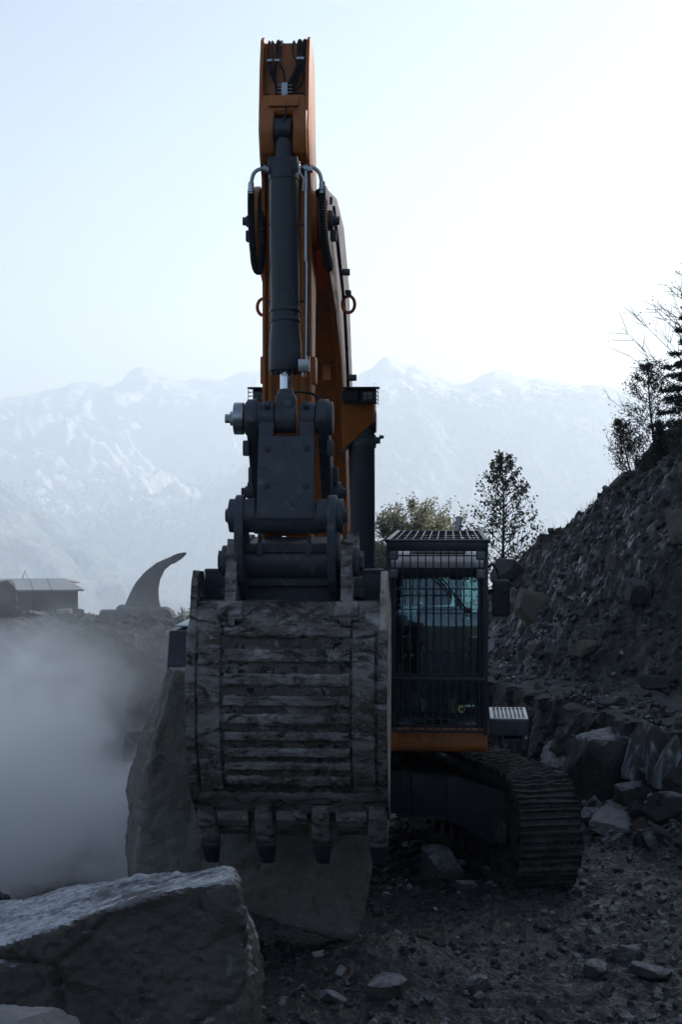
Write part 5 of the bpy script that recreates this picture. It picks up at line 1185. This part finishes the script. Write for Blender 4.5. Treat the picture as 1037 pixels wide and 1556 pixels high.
b = troot(800, 960, 52); tree('birch_tree', b, W(800, 830, 52).z - b.z, 'low leafy sapling at the foot of the slender birch, beside the skyline boulder', 'tree', 'leaf_birch', 'bush', 14, (.05, 0), 3600, .085)
b = troot(282, 985, 45); tree('sapling', b, W(280, 922, 45).z - b.z, 'small leafy sapling peeping over the bank beside the bucket', 'tree', 'leaf', 'bush', 11, (-.1, 0), 500, .06)
def on_ridge(px, Y): q = W(px, 700, Y); return Vector((q.x, Y, T(q.x, Y) - .1))
b = on_ridge(1000, 34); tree('bare_tree', b, W(985, 545, 34).z - b.z, 'thin half bare autumn tree on the crest of the scree slope', 'tree', 'leaf_dry', 'bare', 21, (-.10, 0), 6500, .036)
b = on_ridge(965, 34.2); tree('bare_tree', b, W(950, 635, 34).z - b.z, 'low twiggy bush on the crest left of the half bare tree', 'bush', 'leaf_dry', 'bare', 22, (-.25, 0), 4000, .036)
b = on_ridge(1060, 33); tree('bare_tree', b, W(1040, 395, 33).z - b.z, 'leafless tree reaching in from the right edge above the spruce boughs', 'tree', 'leaf_dry', 'bare', 23, (-.05, 0), 150, .04)
b = on_ridge(1068, 32); tree('spruce_tree', b, W(1060, 330, 32).z - b.z, 'dark spruce whose drooping boughs enter at the right edge', 'tree', 'needle', 'spruce', 24, (0, 0), 36000, .045)
b = on_ridge(1003, 33.5); tree('spruce_tree', b, W(1003, 640, 33.5).z - b.z, 'very small dark spruce beside the trunk of the half bare tree', 'tree', 'needle', 'spruce', 25, (0, 0), 1800, .05)
# dry grass tufts on the crest
rs = np.random.RandomState(77); gv, gf, k = [], [], 0
for _ in range(1500):
    y = rs.uniform(33, 36.5); x = np.interp(y, HB_Y, HB_X) + rs.uniform(.8, 5.5) ** 1.0; z = T(x, y) - .02
    h = rs.uniform(.05, .24); dx, dy = rs.normal(0, .05, 2); w_ = .005
    gv += [(x - w_, y, z), (x + w_, y, z), (x + dx, y + dy, z + h)]; gf.append((k, k + 1, k + 2)); k += 3
tag(link('grass', mesh_np('grass', gv, gf), mat=M['leaf_dry'], smooth=None), 'dry grass blades along the crest of the scree slope', kind='stuff')

# ------------------------------------------------------------------ dust and haze
def vol_mat(name, color, dens, aniso=0., noisef=None):
    m = bpy.data.materials.new(name); m.use_nodes = True; t = m.node_tree; t.nodes.clear(); o = nd(t, "ShaderNodeOutputMaterial")
    v = nd(t, "ShaderNodeVolumePrincipled"); v.inputs['Color'].default_value = (*color, 1); v.inputs['Density'].default_value = dens; v.inputs['Anisotropy'].default_value = aniso
    t.links.new(v.outputs[0], o.inputs['Volume'])
    if noisef: noisef(t, v, dens)
    return m
def dust_nodes(t, v, dens):
    tc = nd(t, "ShaderNodeTexCoord"); n = nd(t, "ShaderNodeTexNoise"); n.inputs['Scale'].default_value = 2.6; n.inputs['Detail'].default_value = 5; n.inputs['Roughness'].default_value = .6; n.inputs['Distortion'].default_value = .8
    t.links.new(tc.outputs['Object'], n.inputs[0]); r = ramp(t, n.outputs[0], [(.45, (.02,)), (.56, (1,))])
    g = nd(t, "ShaderNodeTexGradient", gradient_type='SPHERICAL'); mp = nd(t, "ShaderNodeMapping"); t.links.new(tc.outputs['Object'], mp.inputs[0]); t.links.new(mp.outputs[0], g.inputs[0])
    g2 = ramp(t, g.outputs['Fac'], [(.0, (0,)), (.7, (1,))])
    a = nd(t, "ShaderNodeMath", operation='MULTIPLY'); t.links.new(r, a.inputs[0]); t.links.new(g2, a.inputs[1])
    b_ = nd(t, "ShaderNodeMath", operation='MULTIPLY'); t.links.new(a.outputs[0], b_.inputs[0]); b_.inputs[1].default_value = dens; t.links.new(b_.outputs[0], v.inputs['Density'])
def dust(loc, scale, dens, seed, lab):
    v, f = ICO[4]; p = v * (1 + .12 * fbm(v * 1.5 + seed, 2))[:, None] * .98
    o = link('dust_cloud', mesh_np('dust_cloud', p, f), mat=vol_mat('dust', (.99, .992, .995), dens, .7, dust_nodes), smooth=180)
    o.location = loc; o.scale = scale; tag(o, lab, kind='stuff')
dust((-3.5, 19.3, .30), (2.6, 3.0, 2.5), 3.4, 3, 'pale dust rising from the pit floor at the left')
dust((-4.3, 18.6, .9), (1.9, 2.0, 1.8), 3.2, 21, 'bright dust puff at the left edge of the pit')
dust((-3.6, 23.5, 1.3), (4.2, 3.2, 2.6), .20, 9, 'thin veil of dust drifting over the left bank')
hz = MB(); hz.box((0, 3000, 0), (12600, 9000, 1300), 0); ho = hz.build('haze', vol_mat('haze', (.79, .89, 1.0), .00030, .42), smooth=None)
ho.location = (0, 0, -90); tag(ho, 'pale mountain haze filling the valley', kind='stuff')
